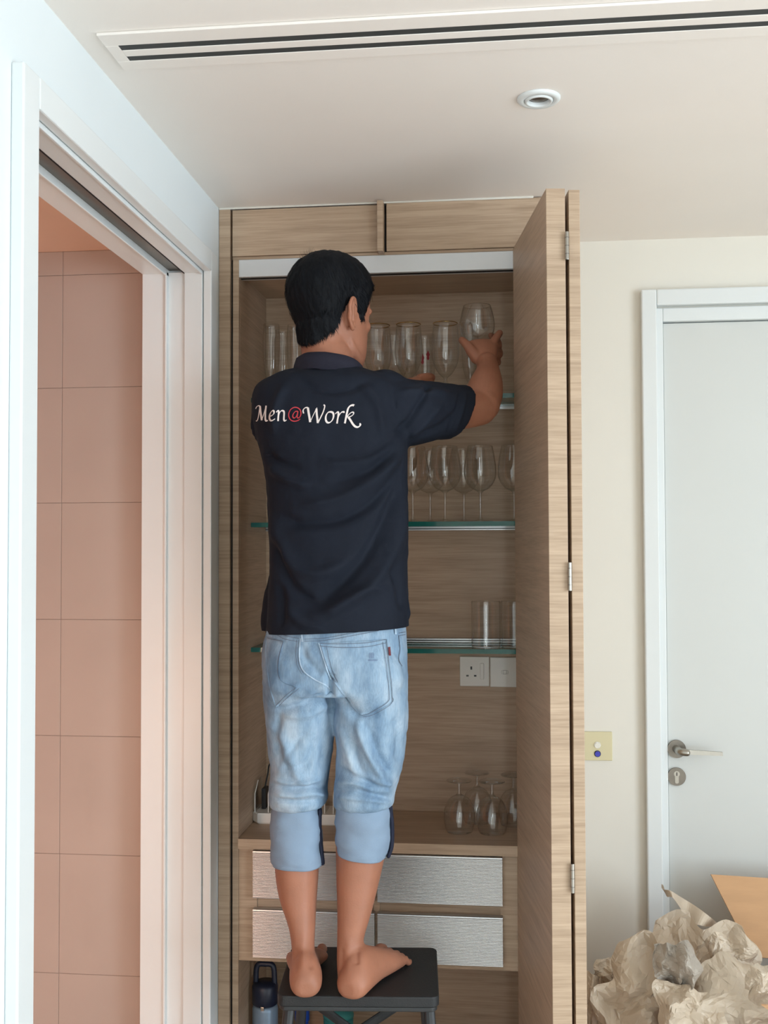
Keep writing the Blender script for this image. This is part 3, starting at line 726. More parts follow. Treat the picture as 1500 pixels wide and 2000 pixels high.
# ------------------------------------------------------------------ fuse into one body
V, Nn, Fc = remesh(join(*bits), 0.0032, 3, 0.5)
E_ = np.array([(f[i], f[(i+1) % len(f)]) for f in Fc for i in range(len(f))])
def relax(V, mask, it, k=0.5):
    n = len(V); cnt = np.bincount(E_[:, 0], minlength=n)+np.bincount(E_[:, 1], minlength=n)
    for _ in range(it):
        S = np.column_stack([np.bincount(E_[:, 0], V[E_[:, 1], i], n)+np.bincount(E_[:, 1], V[E_[:, 0], i], n) for i in range(3)])/cnt[:, None]
        V = V+(S-V)*(mask*k)[:, None]
    return V
V = relax(V, np.clip((V[:, 2]-STZ-.035)/.03, 0, 1)*(V[:, 2] < 1.2), 14)
V[:, 2] = np.where((V[:, 2] < STZ+0.0006), STZ+0.0006, V[:, 2])
# achilles tendon hollow and calf modelling
V = creases(V, Nn, [([(578, 1850), (576, 1900)], 5, -.003), ([(607, 1850), (608, 1895)], 5, -.003), ([(592, 1820), (592, 1900)], 6, .002),
                    ([(668, 1850), (666, 1900)], 5, -.003), ([(697, 1855), (697, 1885)], 6, -.004), ([(682, 1830), (680, 1900)], 6, .002),
                    ([(600, 676), (640, 690), (680, 700)], 3, -.0008), ([(690, 592), (692, 612), (689, 632)], 3, -.0045), ([(683, 582), (679, 606), (681, 630)], 2.5, .0020)])
body = mesh('body', V, Fc, 'skin', person, smooth=True)
for s in (-1, 1):
    ey = mesh('eye', *ellgeo(H((s*.031, .0745, .118))[0], (.0125, .0125, .0125)), 'eye_white', body, smooth=True)
    mesh('iris', *ellgeo(H((s*.031, .0825, .118))[0], (.0055, .0055, .0055)), 'iris', body, smooth=True)

# ------------------------------------------------------------------ hair: a cap of short strands over the skull
def hairline(a):
    """lowest height of the hair around the head: nape, behind the ear, sideburn, forehead"""
    d = abs((a+PI) % (2*PI)-PI)*180/PI           # 0 ahead, 180 behind
    return float(np.interp(d, [0, 30, 48, 62, 70, 80, 92, 100, 112, 125, 145, 165, 180], [.186, .184, .176, .150, .112, .096, .126, .128, .106, .066, .048, .038, .036]))
NH = 96; AH = np.arange(NH)*2*PI/NH
zt = 0.2335
T_ = np.linspace(0, 1, 40)
def headpt(a, z, off):
    r = np.array([np.interp(z, HRS[:, 0], HRS[:, i]) for i in range(4)])
    if z < .085: r[3] = min(r[3], -.077); r[1] = max(r[1], .058)
    return head_ring(r, off, np.array([a]))[0]
outer = []; inner = []
for t in T_:
    ro = []; ri = []
    for a in AH:
        z0 = hairline(a); z = z0+(zt-z0)*t
        th = 0.002+0.0085*min(1, t*2.2)**0.8+0.004*math.sin(a*9+t*7)*0.2
        d = abs((a+PI) % (2*PI)-PI)
        if d < 1.2: th += 0.009*min(1, t*4)*(1-d/1.2)          # fuller fringe in front
        po = headpt(a, z, th); up_ = max(0, (z-.19)/.0435)
        po[2] += 0.022*up_**1.2
        ro.append(po); ri.append(headpt(a, z, -0.004))
    outer.append(head(np.array(ro))); inner.append(head(np.array(ri)))
g = loftgeo(inner[::-1]+outer)
Vh, Nh, Fh = remesh(g, 0.0035, 6, 0.5)
loc = Vh-[HEADC[0], 2.5, HZ]
Vh = Vh+Nh*(0.0016*vnoise(loc*[1, 1, 0.35], 170, 3)+0.0012*vnoise(loc*[1, 1, 0.4], 70, 5))[:, None]
# tapering strands lying on the cap, thickest along the hairline
rng = random.Random(7); SV = []; SF = []
bv = BVHTree.FromPolygons([tuple(v) for v in Vh], Fh)
hc_ = head(np.array([[0, -.01, .13]]))[0]
def strand(p, d, n, L, w):
    side = np.cross(d, n); side /= np.linalg.norm(side)+1e-9; i0 = len(SV)
    for k, (s, ww) in enumerate(((0, 1), (.4, .9), (.75, .6), (1, .05))):
        q = p+d*L*s+n*(0.0015-0.004*s*s)
        SV.append(q-side*w*ww); SV.append(q+side*w*ww)
    for k in range(3): SF.append((i0+2*k, i0+2*k+1, i0+2*k+3, i0+2*k+2))
for i in range(9000):
    a = rng.uniform(-PI, PI); edge = rng.random() < 0.5
    z0 = hairline(a); z = z0+(rng.uniform(-.002, .022) if edge else rng.uniform(0.01, 1)*(zt-z0))
    p = head(np.array([headpt(a, z, .012)]))[0]
    hit = bv.find_nearest(Vector(p))
    if hit[0] is None: continue
    p = np.array(hit[0]); n = np.array(hit[1]); 
    crown = head(np.array([[-.01, -.055, .228]]))[0]; d = p-crown
    d = d-n*(d@n); d /= np.linalg.norm(d)+1e-9
    d = d+np.array([rng.uniform(-.35, .35), rng.uniform(-.35, .35), rng.uniform(-.25, .1)]); d = d-n*(d@n)*0.8; d /= np.linalg.norm(d)
    strand(p, d, n, rng.uniform(.010, .018) if edge else rng.uniform(.014, .028), rng.uniform(.0004, .0008))
# a cowlick on the crown
for i in range(90):
    q = head(np.array([[rng.uniform(-.045, .0), rng.uniform(-.075, -.03), .238]]))[0]; hit = bv.find_nearest(Vector(q)); p = np.array(hit[0]); n = np.array(hit[1])
    d = n*0.7+np.array([rng.uniform(-.9, .1), rng.uniform(-.6, .3), rng.uniform(-.1, .4)]); d /= np.linalg.norm(d)
    strand(p-n*.002, d, np.cross(d, (0.3, 1, 0)), rng.uniform(.010, .020), .0005)
nV = len(Vh)
mesh('hair', np.concatenate([Vh, np.array(SV)]), list(Fh)+[tuple(i+nV for i in f) for f in SF], 'hair_black', person, smooth=True)

# ------------------------------------------------------------------ polo shirt
sb = [loft_px([(716, 585, 700, 2.465, .045), (728, 552, 728, 2.463, .070), (742, 516, 764, 2.462, .092), (762, 498, 788, 2.458, .106), (800, 495, 796, 2.452, .116), (860, 505, 797, 2.445, .122),
               (930, 521, 796.5, 2.435, .124), (1010, 527, 796.5, 2.425, .122), (1100, 530, 796.5, 2.418, .121), (1180, 526, 796.5, 2.413, .124), (1226, 523, 797, 2.410, .127), (1250, 523, 797, 2.410, .127)], 2.5)]
# right sleeve with an open cuff
def sleeve(C, R, inner_r, depth, flat=1.0, slant=0.0):
    S = spline(np.column_stack([np.array(C), R]), 26); Pp, Rr = S[:, :3], S[:, 3]
    T = np.gradient(Pp, axis=0); T /= np.linalg.norm(T, axis=1)[:, None]; u = np.cross(T[0], (0, 0, 1)); rings = []
    for i in range(len(Pp)):
        u = u-T[i]*(u@T[i]); u /= np.linalg.norm(u); v = np.cross(T[i], u)
        rings.append(Pp[i]+np.outer(np.cos(ANG), u)*Rr[i]*flat+np.outer(np.sin(ANG), v)*Rr[i])
    for k in (0, 0.5, 1.0): rings.append(Pp[-1]-T[-1]*depth*k+np.outer(np.cos(ANG), u)*inner_r*flat+np.outer(np.sin(ANG), v)*inner_r)
    for i in range(len(rings)):
        k = min(1, i/(len(Pp)-1))**2; j = min(i, len(Pp)-1); rings[i] = rings[i]+np.outer((rings[i][:, 2]-Pp[j][2])*slant*k, T[j])
    return loftgeo(rings)
sb.append(sleeve([P(757, 806, 2.455), P(800, 806, 2.475), P(850, 804, 2.515), P(893, 806, 2.560)], [.082, .078, .0690, .0660], .054, .03, slant=.42))
sb.append(sleeve([P(547, 812, 2.46), P(566, 820, 2.50), P(600, 832, 2.55), P(628, 838, 2.60)], [.086, .080, .072, .066], .054, .03))
sb.append(ellgeo(P(752, 768, 2.462), (.062, .062, .054)))
# front of the shirt hanging lower on the left
sb.append(loft_px([(1110, 530, 620, 2.46, .05), (1160, 516, 620, 2.47, .055), (1205, 512, 640, 2.47, .058), (1250, 516, 640, 2.47, .056)], 2.4))
# small vent tail at the right hem
sb.append(tubegeo([P(790, 1160, 2.40), P(795, 1195, 2.40), P(797, 1212, 2.40)], [.006, .007, .005], 10, 10))
V, Nn, Fc = remesh(join(*sb), 0.0042, 6, 0.5)
rngf = random.Random(11)
folds = [
    # long swags falling from the right armpit across the back
    ([(790, 870), (740, 930), (660, 975), (580, 990)], 13, .0055), ([(788, 900), (745, 965), (670, 1012), (590, 1022), (545, 1010)], 11, -.0050),
    ([(792, 915), (760, 1000), (715, 1085), (665, 1140), (620, 1175)], 13, -.0060), ([(793, 960), (775, 1050), (735, 1130), (670, 1185), (600, 1205)], 14, .0060),
    ([(620, 1178), (575, 1150), (550, 1105), (535, 1050)], 10, -.0045), ([(530, 1000), (545, 1060), (575, 1105), (625, 1120), (680, 1095)], 13, .0045),
    ([(775, 860), (730, 895), (680, 905), (620, 905)], 9, .0030), ([(770, 880), (720, 920), (650, 940)], 8, -.0030),
    ([(525, 905), (560, 935), (610, 950)], 10, .0035), ([(520, 880), (545, 905), (590, 915)], 8, -.0030),
    # shoulder and yoke
    ([(580, 735), (620, 760), (680, 760), (730, 740)], 9, -.0030), ([(700, 745), (735, 790), (750, 850)], 8, .0025), ([(560, 750), (540, 790), (535, 850)], 9, .0030),
    # sleeve
    ([(770, 850), (800, 820), (830, 770), (835, 750)], 7, -.0040), ([(795, 855), (830, 825), (865, 785)], 8, .0035), ([(820, 850), (860, 835), (895, 800)], 7, -.0030), ([(780, 765), (830, 765), (880, 768)], 6, .0025),
    ([(885, 848), (900, 810), (911, 765)], 4, .0016), ([(873, 845), (888, 808), (899, 763)], 2.5, -.0014),
    # lower back
    ([(640, 1195), (700, 1160), (760, 1150)], 10, .0030), ([(560, 1180), (590, 1215), (640, 1228)], 9, .0035), ([(760, 1100), (780, 1150), (785, 1200)], 8, -.0035), ([(540, 1130), (552, 1180), (548, 1220)], 8, -.0035)]
V = creases(V, Nn, [(a, b, c*2.8) for a, b, c in folds])
V[:, 2] = np.maximum(V[:, 2], atY(660, 1228, 2.41)[2])
fx_ = (V[:, 0]-V[:, 0].mean())/0.16; V[:, 2] += np.clip((1.56-V[:, 2])/.13, 0, 1)*.008*np.clip(fx_, -1, 1)
V = V+Nn*(0.0022*vnoise(V, 22, 2)+0.0010*vnoise(V, 55, 4))[:, None]
# ruffled yoke edge above the right shoulder
shirt = mesh('shirt', V, Fc, 'shirt_cloth', person, smooth=True)
shirt_bv = BVHTree.FromPolygons([tuple(v) for v in V], Fc)
# ribbed collar turned down around the neck
cc = P(637, 716, 2.462); rings = []
for a in np.linspace(0, 2*PI, 72, endpoint=False):
    dx, dy = math.cos(a), math.sin(a)            # dy < 0: towards the camera (nape)
    back = (1-dy)/2; rt_ = max(0, dx)
    top = cc+[0.0085+dx*(.0725), dy*.060-.004, .000+.020*back-.016*rt_*(1-back*0.4)+.004*max(0, -dx)]
    prof = [(-.004, -.022), (-.002, .000), (.002, .0035), (.006, .001), (.011, -.014), (.014, -.029), (.0165, -.031), (.0125, -.033), (.007, -.018), (.000, -.024)]
    rings.append(np.array([top+[dx*q[0], dy*q[0], q[1]*(0.75+.45*back)] for q in prof]))
Vc, Fcc = loftgeo(rings, cap=False, close=True)
Vc = Vc+np.column_stack([np.zeros(len(Vc)), np.zeros(len(Vc)), 0.002*vnoise(Vc, 45, 8)])
mesh('collar', Vc, Fcc, 'collar_cloth', shirt, smooth=True)

# ---- lettering on the back, drawn as broad-nib strokes and laid on the cloth
def onto(bvh, x, y, off):
    d = ray(x, y); d = d/np.linalg.norm(d); h = bvh.ray_cast(Vector(CAMP), Vector(d))
    if h[0] is None: return None, None
    return np.array(h[0])-d*off, np.array(h[1])
LZ = 260/1500
def L2P(q): return np.array([480+q[0]*LZ, 760+q[1]*LZ])
def nib_stroke(pts, wide, thin, nib=-0.75, n=22):
    S = spline(np.array(pts, float), n); T = np.gradient(S, axis=0); out = []
    for p, t in zip(S, T):
        th = math.atan2(t[1], t[0]); w = thin+(wide-thin)*abs(math.sin(th-nib)); nv_ = np.array([-t[1], t[0]])/(np.linalg.norm(t)+1e-9)
        out.append((p-nv_*w/2, p+nv_*w/2))
    return out
def lay(strokes, bvh, name, m, parent, conv=L2P, off=.0012):
    V = []; Fc = []
    for st in strokes:
        i0 = len(V); ok = True; row = []
        for a, b in st:
            for q in (a, (a+b)/2, b):
                p, _ = onto(bvh, *conv(q), off)
                if p is None: ok = False; break
                row.append(p)
            if not ok: break
        if not ok: continue
        V += row
        for k in range(len(st)-1):
            for j in range(2): Fc.append((i0+3*k+j, i0+3*k+j+1, i0+3*k+j+4, i0+3*k+j+3))
    return mesh(name, V, Fc, m, parent, smooth=True)
w, tn = 27, 7
white = [
    # M
    ([(112, 222), (122, 200), (142, 187), (160, 190)], 12, 7), ([(160, 188), (150, 260), (140, 320), (132, 350)], 10, 7), ([(132, 350), (122, 360), (114, 356)], 9, 8), ([(160, 190), (166, 250), (174, 310), (180, 350)], 24, 10),
    ([(180, 352), (200, 290), (216, 235), (229, 186)], 9, 6), ([(229, 186), (222, 250), (220, 310), (222, 345), (232, 358), (248, 352)], 22, 8),
    # e
    ([(272, 306), (296, 296), (318, 272), (314, 244), (298, 244), (276, 272), (266, 310), (272, 345), (292, 356), (318, 342), (330, 334)], 22, 7),
    # n
    ([(344, 262), (356, 246), (368, 246), (370, 270), (366, 320), (364, 360)], 22, 8), ([(366, 310), (378, 270), (398, 246), (420, 244), (432, 262), (430, 310), (430, 345), (442, 358), (460, 346)], 22, 7),
    # W
    ([(652, 274), (646, 240), (664, 214), (692, 207), (704, 222)], 16, 8), ([(700, 208), (708, 262), (718, 320), (726, 372)], 28, 10), ([(726, 372), (752, 312), (780, 254), (803, 208)], 9, 7), ([(796, 220), (800, 280), (806, 330), (812, 382)], 26, 10),
    ([(812, 382), (844, 318), (872, 258), (888, 206), (888, 184), (876, 178)], 16, 10),
    # o
    ([(962, 256), (928, 262), (904, 300), (902, 346), (920, 376), (950, 374), (978, 344), (990, 300), (982, 266), (958, 256)], 24, 8),
    # r
    ([(1010, 280), (1026, 262), (1042, 262), (1042, 300), (1034, 345), (1028, 388)], 24, 8), ([(1036, 330), (1052, 292), (1078, 262), (1104, 256), (1106, 268)], 22, 9),
    # k
    ([(1116, 386), (1128, 330), (1140, 270), (1154, 218), (1176, 190), (1206, 180), (1220, 186)], 26, 14), ([(1138, 320), (1164, 284), (1192, 262), (1214, 262), (1212, 284), (1186, 306), (1150, 318)], 16, 8),
    ([(1156, 316), (1180, 350), (1204, 390), (1232, 420), (1262, 428), (1286, 414), (1290, 396), (1280, 392)], 24, 12)]
for i0, i1, ch in ((0, 6, 'M'), (6, 7, 'e'), (7, 9, 'n'), (9, 14, 'W'), (14, 15, 'o'), (15, 17, 'r'), (17, 20, 'k')):
    lay([nib_stroke(p, a, b) for p, a, b in white[i0:i1]], shirt_bv, 'letter', 'print_white', shirt)['label'] = 'white calligraphic letter '+ch
red = [([(588, 250), (560, 252), (536, 280), (530, 310), (544, 326), (566, 312), (580, 284), (588, 250)], 14, 8), ([(588, 248), (582, 290), (580, 316), (590, 326), (610, 312), (622, 278), (614, 236), (584, 210), (546, 206), (508, 228), (486, 270), (486, 312), (508, 348), (548, 362), (590, 352), (612, 336)], 13, 9)]
lay([nib_stroke(p, a, b, n=46) for p, a, b in red], shirt_bv, 'at_sign', 'print_red', shirt)['label'] = 'red at-sign between the words'

# ------------------------------------------------------------------ jeans
jb = [loft_px([(1212, 526, 790, 2.410, .112), (1235, 521, 792, 2.408, .117), (1270, 516, 794, 2.404, .122), (1310, 515, 795.5, 2.400, .122), (1350, 519, 796, 2.400, .115)], 2.5)]
jb.append(loft_px([(1320, 517, 655, 2.400, .108), (1400, 521, 654, 2.402, .094), (1450, 525, 650, 2.406, .088), (1500, 531, 642, 2.410, .084), (1535, 529, 637, 2.410, .083), (1556, 527.5, 638, 2.410, .082), (1570, 530, 634, 2.410, .074), (1575, 536, 624, 2.410, .062)], 2.4))
jb.append(loft_px([(1320, 648, 796, 2.400, .108), (1400, 652, 796, 2.402, .096), (1450, 658, 792, 2.406, .090), (1500, 657, 784, 2.410, .086), (1535, 654, 774, 2.410, .084), (1552, 652.5, 771, 2.410, .083), (1568, 652, 769, 2.410, .078), (1576, 660, 760, 2.410, .062)], 2.4))
jb.append(ellgeo(P(583, 1312, 2.345), (.080, .062, .085))); jb.append(ellgeo(P(716, 1318, 2.345), (.082, .062, .088)))
V, Nn, Fc = remesh(join(*jb), 0.0042, 8, 0.5)
jf = [
    ([(646, 1300), (644, 1350), (648, 1400)], 6, -.010), ([(645, 1345), (600, 1372), (555, 1385), (522, 1378)], 7, -.0060), ([(648, 1372), (600, 1395), (550, 1398)], 8, .0045),
    ([(650, 1370), (690, 1392), (720, 1398), (750, 1388)], 8, -.0055), ([(700, 1405), (706, 1440), (730, 1490), (755, 1535)], 8, .0070), ([(720, 1420), (735, 1470), (765, 1520)], 9, -.0050),
    ([(690, 1440), (700, 1500), (740, 1545)], 9, -.0050), ([(660, 1410), (680, 1470), (700, 1520)], 9, .0040),
    ([(535, 1420), (560, 1460), (580, 1510), (610, 1545)], 10, .0050), ([(620, 1440), (600, 1490), (570, 1500), (550, 1495)], 9, -.0045), ([(545, 1390), (540, 1440), (548, 1490)], 8, -.0045),
    ([(530, 1518), (560, 1528), (600, 1527), (636, 1518)], 5, .0050), ([(530, 1532), (570, 1540), (610, 1536), (640, 1540)], 4.5, -.0060), ([(528, 1548), (570, 1554), (610, 1550), (640, 1556)], 5, .0055), ([(532, 1560), (580, 1566), (630, 1562)], 4, -.0045),
    ([(655, 1530), (690, 1528), (730, 1540), (765, 1546)], 5, .0050), ([(652, 1545), (690, 1544), (740, 1556), (768, 1560)], 4.5, -.0055), ([(652, 1556), (700, 1560), (768, 1568)], 4, .0040), ([(690, 1510), (740, 1528), (770, 1530)], 6, .0045), ([(660, 1500), (700, 1520), (750, 1545)], 6, -.0040),
    ([(524, 1340), (560, 1350), (590, 1335)], 8, .0040), ([(590, 1260), (600, 1290), (640, 1330)], 7, -.0030), ([(770, 1400), (780, 1440), (776, 1490)], 8, -.0040), ([(755, 1330), (780, 1350), (795, 1345)], 8, -.0035),
    ([(665, 1350), (685, 1390), (705, 1402)], 6, -.0040), ([(600, 1430), (580, 1450), (560, 1480)], 5, -.0030), ([(625, 1390), (632, 1450), (628, 1510)], 9, -.0040)]
V = creases(V, Nn, [(a, b, c*1.7) for a, b, c in jf])
V = V+Nn*(0.0022*vnoise(V, 30, 12)+0.0012*vnoise(V, 75, 14))[:, None]
jeans = mesh('jeans', V, Fc, 'denim', person, smooth=True)
jbv = BVHTree.FromPolygons([tuple(v) for v in V], Fc)
ident = lambda q: np.asarray(q, float)
def seam(name, lines, wpx, m, parent, off):
    return lay([nib_stroke(l, wpx, wpx, n=max(10, len(l)*8)) for l in lines], jbv, name, m, parent, ident, off)
def patch(poly_l, poly_r, name, m, parent, off, nu=16, nv=18):
    """cloth patch laid on the jeans between two side lines, with a turned edge"""
    A = spline(np.array(poly_l, float), nv); B = spline(np.array(poly_r, float), nv); V = []; Fc = []
    for a, b in zip(A, B):
        for t in np.linspace(0, 1, nu):
            p, _ = onto(jbv, *(a*(1-t)+b*t), off); V.append(p if p is not None else V[-1])
    n0 = len(V); V = np.array(V); vd = V-CAMP; vd /= np.linalg.norm(vd, axis=1)[:, None]; V = np.concatenate([V, V+vd*(off+.0005)])
    for j in range(nv-1):
        for i in range(nu-1): k = j*nu+i; Fc.append((k, k+1, k+nu+1, k+nu))
    rim = [i for i in range(nu)]+[j*nu+nu-1 for j in range(1, nv)]+[(nv-1)*nu+i for i in range(nu-2, -1, -1)]+[j*nu for j in range(nv-2, 0, -1)]
    for a, b in zip(rim, rim[1:]+rim[:1]): Fc.append((a, b, b+n0, a+n0))
    return mesh(name, V, Fc, m, parent, smooth=True)
# zoom frame of the seat of the jeans: x = 480 + .26 u, y = 1200 + .26 v
z4 = lambda *q: [(480+.26*u, 1200+.26*v) for u, v in q]
pr = patch(z4((552, 220), (580, 320), (625, 440), (700, 560), (790, 680), (862, 752)), z4((1062, 186), (1072, 330), (1088, 480), (1100, 600), (1094, 668), (880, 758)), 'back_pocket', 'denim', jeans, .0022)
plp = patch(z4((150, 160), (148, 300), (160, 420), (180, 560), (205, 640), (222, 690)), z4((282, 200), (250, 330), (248, 470), (300, 520), (372, 560), (236, 700)), 'back_pocket', 'denim', jeans, .0022)
dbl = lambda pts, d: [[(x+d, y+d*.3) for x, y in pts]]
seam('pocket_stitching', [z4((552, 236), (700, 248), (900, 244), (1056, 214)), z4((560, 218), (700, 222), (900, 214), (1056, 188)), z4((558, 222), (590, 330), (632, 440), (660, 500)), z4((606, 236), (622, 320), (655, 440), (690, 510)),
     z4((1030, 206), (1050, 340), (1068, 480), (1078, 600), (1064, 660), (940, 738), (872, 760)), z4((1056, 196), (1074, 340), (1092, 480), (1100, 610), (1088, 676), (960, 752), (880, 770))], .9, 'stitch', jeans, .0050)
seam('pocket_stitching', [z4((280, 204), (244, 330), (240, 430), (256, 484)), z4((380, 548), (300, 610), (222, 690)), z4((400, 556), (320, 620), (236, 698)), z4((160, 176), (200, 188), (276, 200))], .9, 'stitch', jeans, .0050)
seam('pocket_hem', [z4((548, 214), (575, 300), (612, 420), (640, 490))], 2.2, 'denim_seam', jeans, .0042)
seam('seat_seam', [z4((412, 180), (404, 280), (408, 360), (440, 430), (520, 490), (600, 530), (632, 560))], 2.2, 'denim_seam', jeans, .0022)
seam('seat_stitching', [z4((384, 190), (376, 280), (384, 380), (420, 450)), z4((398, 190), (390, 280), (398, 370), (432, 440))], .8, 'stitch', jeans, .0026)
seam('yoke_stitching', [z4((170, 80), (240, 135), (330, 168), (400, 180)), z4((440, 186), (600, 176), (800, 140), (1000, 104), (1190, 66)), z4((440, 202), (600, 194), (800, 160), (1000, 122)), z4((190, 120), (280, 180), (390, 204))], .8, 'stitch', jeans, .0026)
seam('belt_loop', [z4((420, 140), (426, 206))], 3.6, 'denim_seam', jeans, .0050)
seam('belt_loop', [z4((1122, 70), (1128, 150))], 3.2, 'denim_seam', jeans, .0050)
seam('side_seam', [z4((1150, 160), (1160, 260), (1150, 340), (1176, 390)), z4((1150, 140), (1200, 132)), z4((1150, 160), (1200, 152))], 1.0, 'stitch', jeans, .0030)
tag(seam('pocket_tab', [z4((1078, 244), (1084, 310))], 4.2, 'tab_red', jeans, .0055), 'small dark red tab')
# faded stamp printed on the pocket
m_ = mat('pocket_print', (112, 128, 160), 0.85, var=0.2, vscale=400)
st = []
for v in (290, 302, 314, 326): st.append(z4((928, v), (962, v)))
for u in (930, 944, 958): st.append(z4((u, 288), (u, 328)))
for v in (340, 347): st.append(z4((918, v), (992, v)))
seam('pocket_print', st, .75, 'pocket_print', jeans, .0050)
# rolled cuffs (the pale inside of the denim turned out)
def cuff(rows, slant, strip_px):
    R = spline(np.array(rows, float), 22); rings = []
    for r in R: rings.append(ring_px(r[0], r[1], r[2], r[3], r[4], 2.25))
    last = rings[-1].copy(); c = last.mean(0); f = (rings[-1][:, 0]-c[0])/np.ptp(rings[-1][:, 0])*2
    K = len(rings)
    for i in range(K): rings[i][:, 2] += -slant*f*(i/(K-1))**2
    inn = [c2+(r-c2)*np.array([.90, .86, 1]) for r, c2 in ((r, r.mean(0)) for r in rings)]
    Vv, Ff = loftgeo(rings+inn[::-1], cap=False, close=True)
    bm = bmesh.new(); me = bpy.data.meshes.new('t'); me.from_pydata([tuple(v) for v in Vv], [], Ff); me.update()
    Nn = np.zeros(len(Vv)*3); me.vertices.foreach_get('normal', Nn); Nn = Nn.reshape(-1, 3); bpy.data.meshes.remove(me); bm.free()
    nout = np.arange(len(Vv)) < K*NA
    cc_ = np.column_stack([np.full(len(Vv), c[0]), np.full(len(Vv), c[1]), Vv[:, 2]]); out = Vv-cc_; out /= np.linalg.norm(out, axis=1)[:, None]
    Vv = Vv+out*(0.0036*vnoise(Vv*[1, 1, 2.0], 26, 21)+0.0020*vnoise(Vv*[1, 1, 3.5], 55, 22))[:, None]*nout[:, None]
    return Vv, Ff
for rows, sl, sp in (([(1564, 538, 622, 2.408, .060), (1572, 533, 626, 2.408, .064), (1600, 530.5, 627, 2.407, .065), (1640, 529, 629, 2.406, .065), (1675, 530, 631, 2.405, .066), (1686, 534, 629, 2.405, .064)], .0015, ((626, 1582), (625.5, 1620), (629, 1660), (631.5, 1686))),
                     ([(1562, 662, 757, 2.408, .062), (1570, 657, 763, 2.408, .067), (1600, 656, 766, 2.407, .068), (1635, 655.5, 765, 2.406, .069), (1662, 657, 757, 2.404, .068), (1668, 659, 753, 2.404, .066)], .0070, ((763, 1572), (767, 1610), (766.5, 1650), (760, 1672)))):
    Vv, Ff = cuff(rows, sl, sp); cf = tag(mesh('cuff', Vv, Ff, 'denim_inside', jeans, smooth=True), 'rolled-up pale blue cuff')
    pts = [P(x-1.0, y, 2.395) for x, y in sp]
    tag(mesh('dark_edge', *tubegeo(pts, [.0045]*len(pts), 10, 20, flat=2.2, up=(0, 1, 0)), 'denim_dark', jeans, smooth=True), 'dark navy outer face showing at the cuff edge')
# ================================================================== step stool
T0, T1, T2 = np.array([-0.489, 2.293]), np.array([-0.140, 2.321]), np.array([-0.172, 2.605])
ex = (T1-T0); SW = np.linalg.norm(ex); ex /= SW; ey = np.array([-ex[1], ex[0]]); SD = (T2-T1)@ey
stool = thing('step_stool', (float(T0[0]+ex[0]*SW/2+ey[0]*SD/2), float(T0[1]+ex[1]*SW/2+ey[1]*SD/2), 0), 'black folding step stool under the bare feet', 'stool')
def SP(u, v, z): q = T0+ex*u+ey*v; return np.array([q[0], q[1], z])
def rrect(u0, u1, v0, v1, r, k=6):
    out = []
    for cx, cy, a0 in ((u1-r, v1-r, 0), (u0+r, v1-r, PI/2), (u0+r, v0+r, PI), (u1-r, v0+r, 1.5*PI)):
        for i in range(k+1): a = a0+PI/2*i/k; out.append((cx+r*math.cos(a), cy+r*math.sin(a)))
    return out
def slab(u0, u1, v0, v1, z0, z1, r, e):
    rg = []
    for z, ins in ((z0, e), (z0+e, 0), (z1-e, 0), (z1-e*.3, e*.3), (z1, e)):
        rg.append(np.array([SP(u, v, z) for u, v in rrect(u0+ins, u1-ins, v0+ins, v1-ins, max(r-ins, .001))]))
    return loftgeo(rg)
mesh('tread', *slab(0, SW, 0, SD, STZ-0.024, STZ, 0.018, 0.003), 'stool_black', stool)
mesh('tread_frame', *slab(0.004, SW-0.004, 0.004, SD-0.004, STZ-0.034, STZ-0.0242, 0.016, 0.002), 'stool_frame', stool)
def sq(p, q, w, t):
    return tubegeo([p, q], [w, w], 12, 6, flat=t, up=(0, 1, 0), round_ends=False)
for s, u in ((-1, 0.022), (1, SW-0.022)):
    mesh('front_leg', *sq(SP(u, 0.05, STZ-0.036), SP(u+s*0.045, -0.10, 0.012), .0125, .8), 'stool_frame', stool)
    mesh('rear_leg', *sq(SP(u-s*0.012, SD-0.05, STZ-0.036), SP(u+s*0.03, SD+0.02, 0.012), .0125, .8), 'stool_frame', stool)
    mesh('foot_cap', *tubegeo([SP(u+s*0.0445, -0.098, 0.018), SP(u+s*0.046, -0.102, 0.0015)], .0155, 12, round_ends=False), 'black_plastic', stool)
    mesh('foot_cap', *tubegeo([SP(u+s*0.029, SD+0.019, 0.018), SP(u+s*0.030, SD+0.0203, 0.0015)], .0155, 12, round_ends=False), 'black_plastic', stool)
for (a, b) in (((796, 1951), (640, 2054)), ((604, 1951), (772, 2075))):
    mesh('cross_brace', *tubegeo([atY(*a, 2.50), atY(*b, 2.47)], [.011, .011], 12, 6, flat=.4, up=(0, 1, 0), round_ends=False), 'stool_black', stool)
mesh('lower_step', *slab(0.01, SW-0.01, -0.085, 0.055, 0.29, 0.315, 0.015, 0.003), 'stool_black', stool)

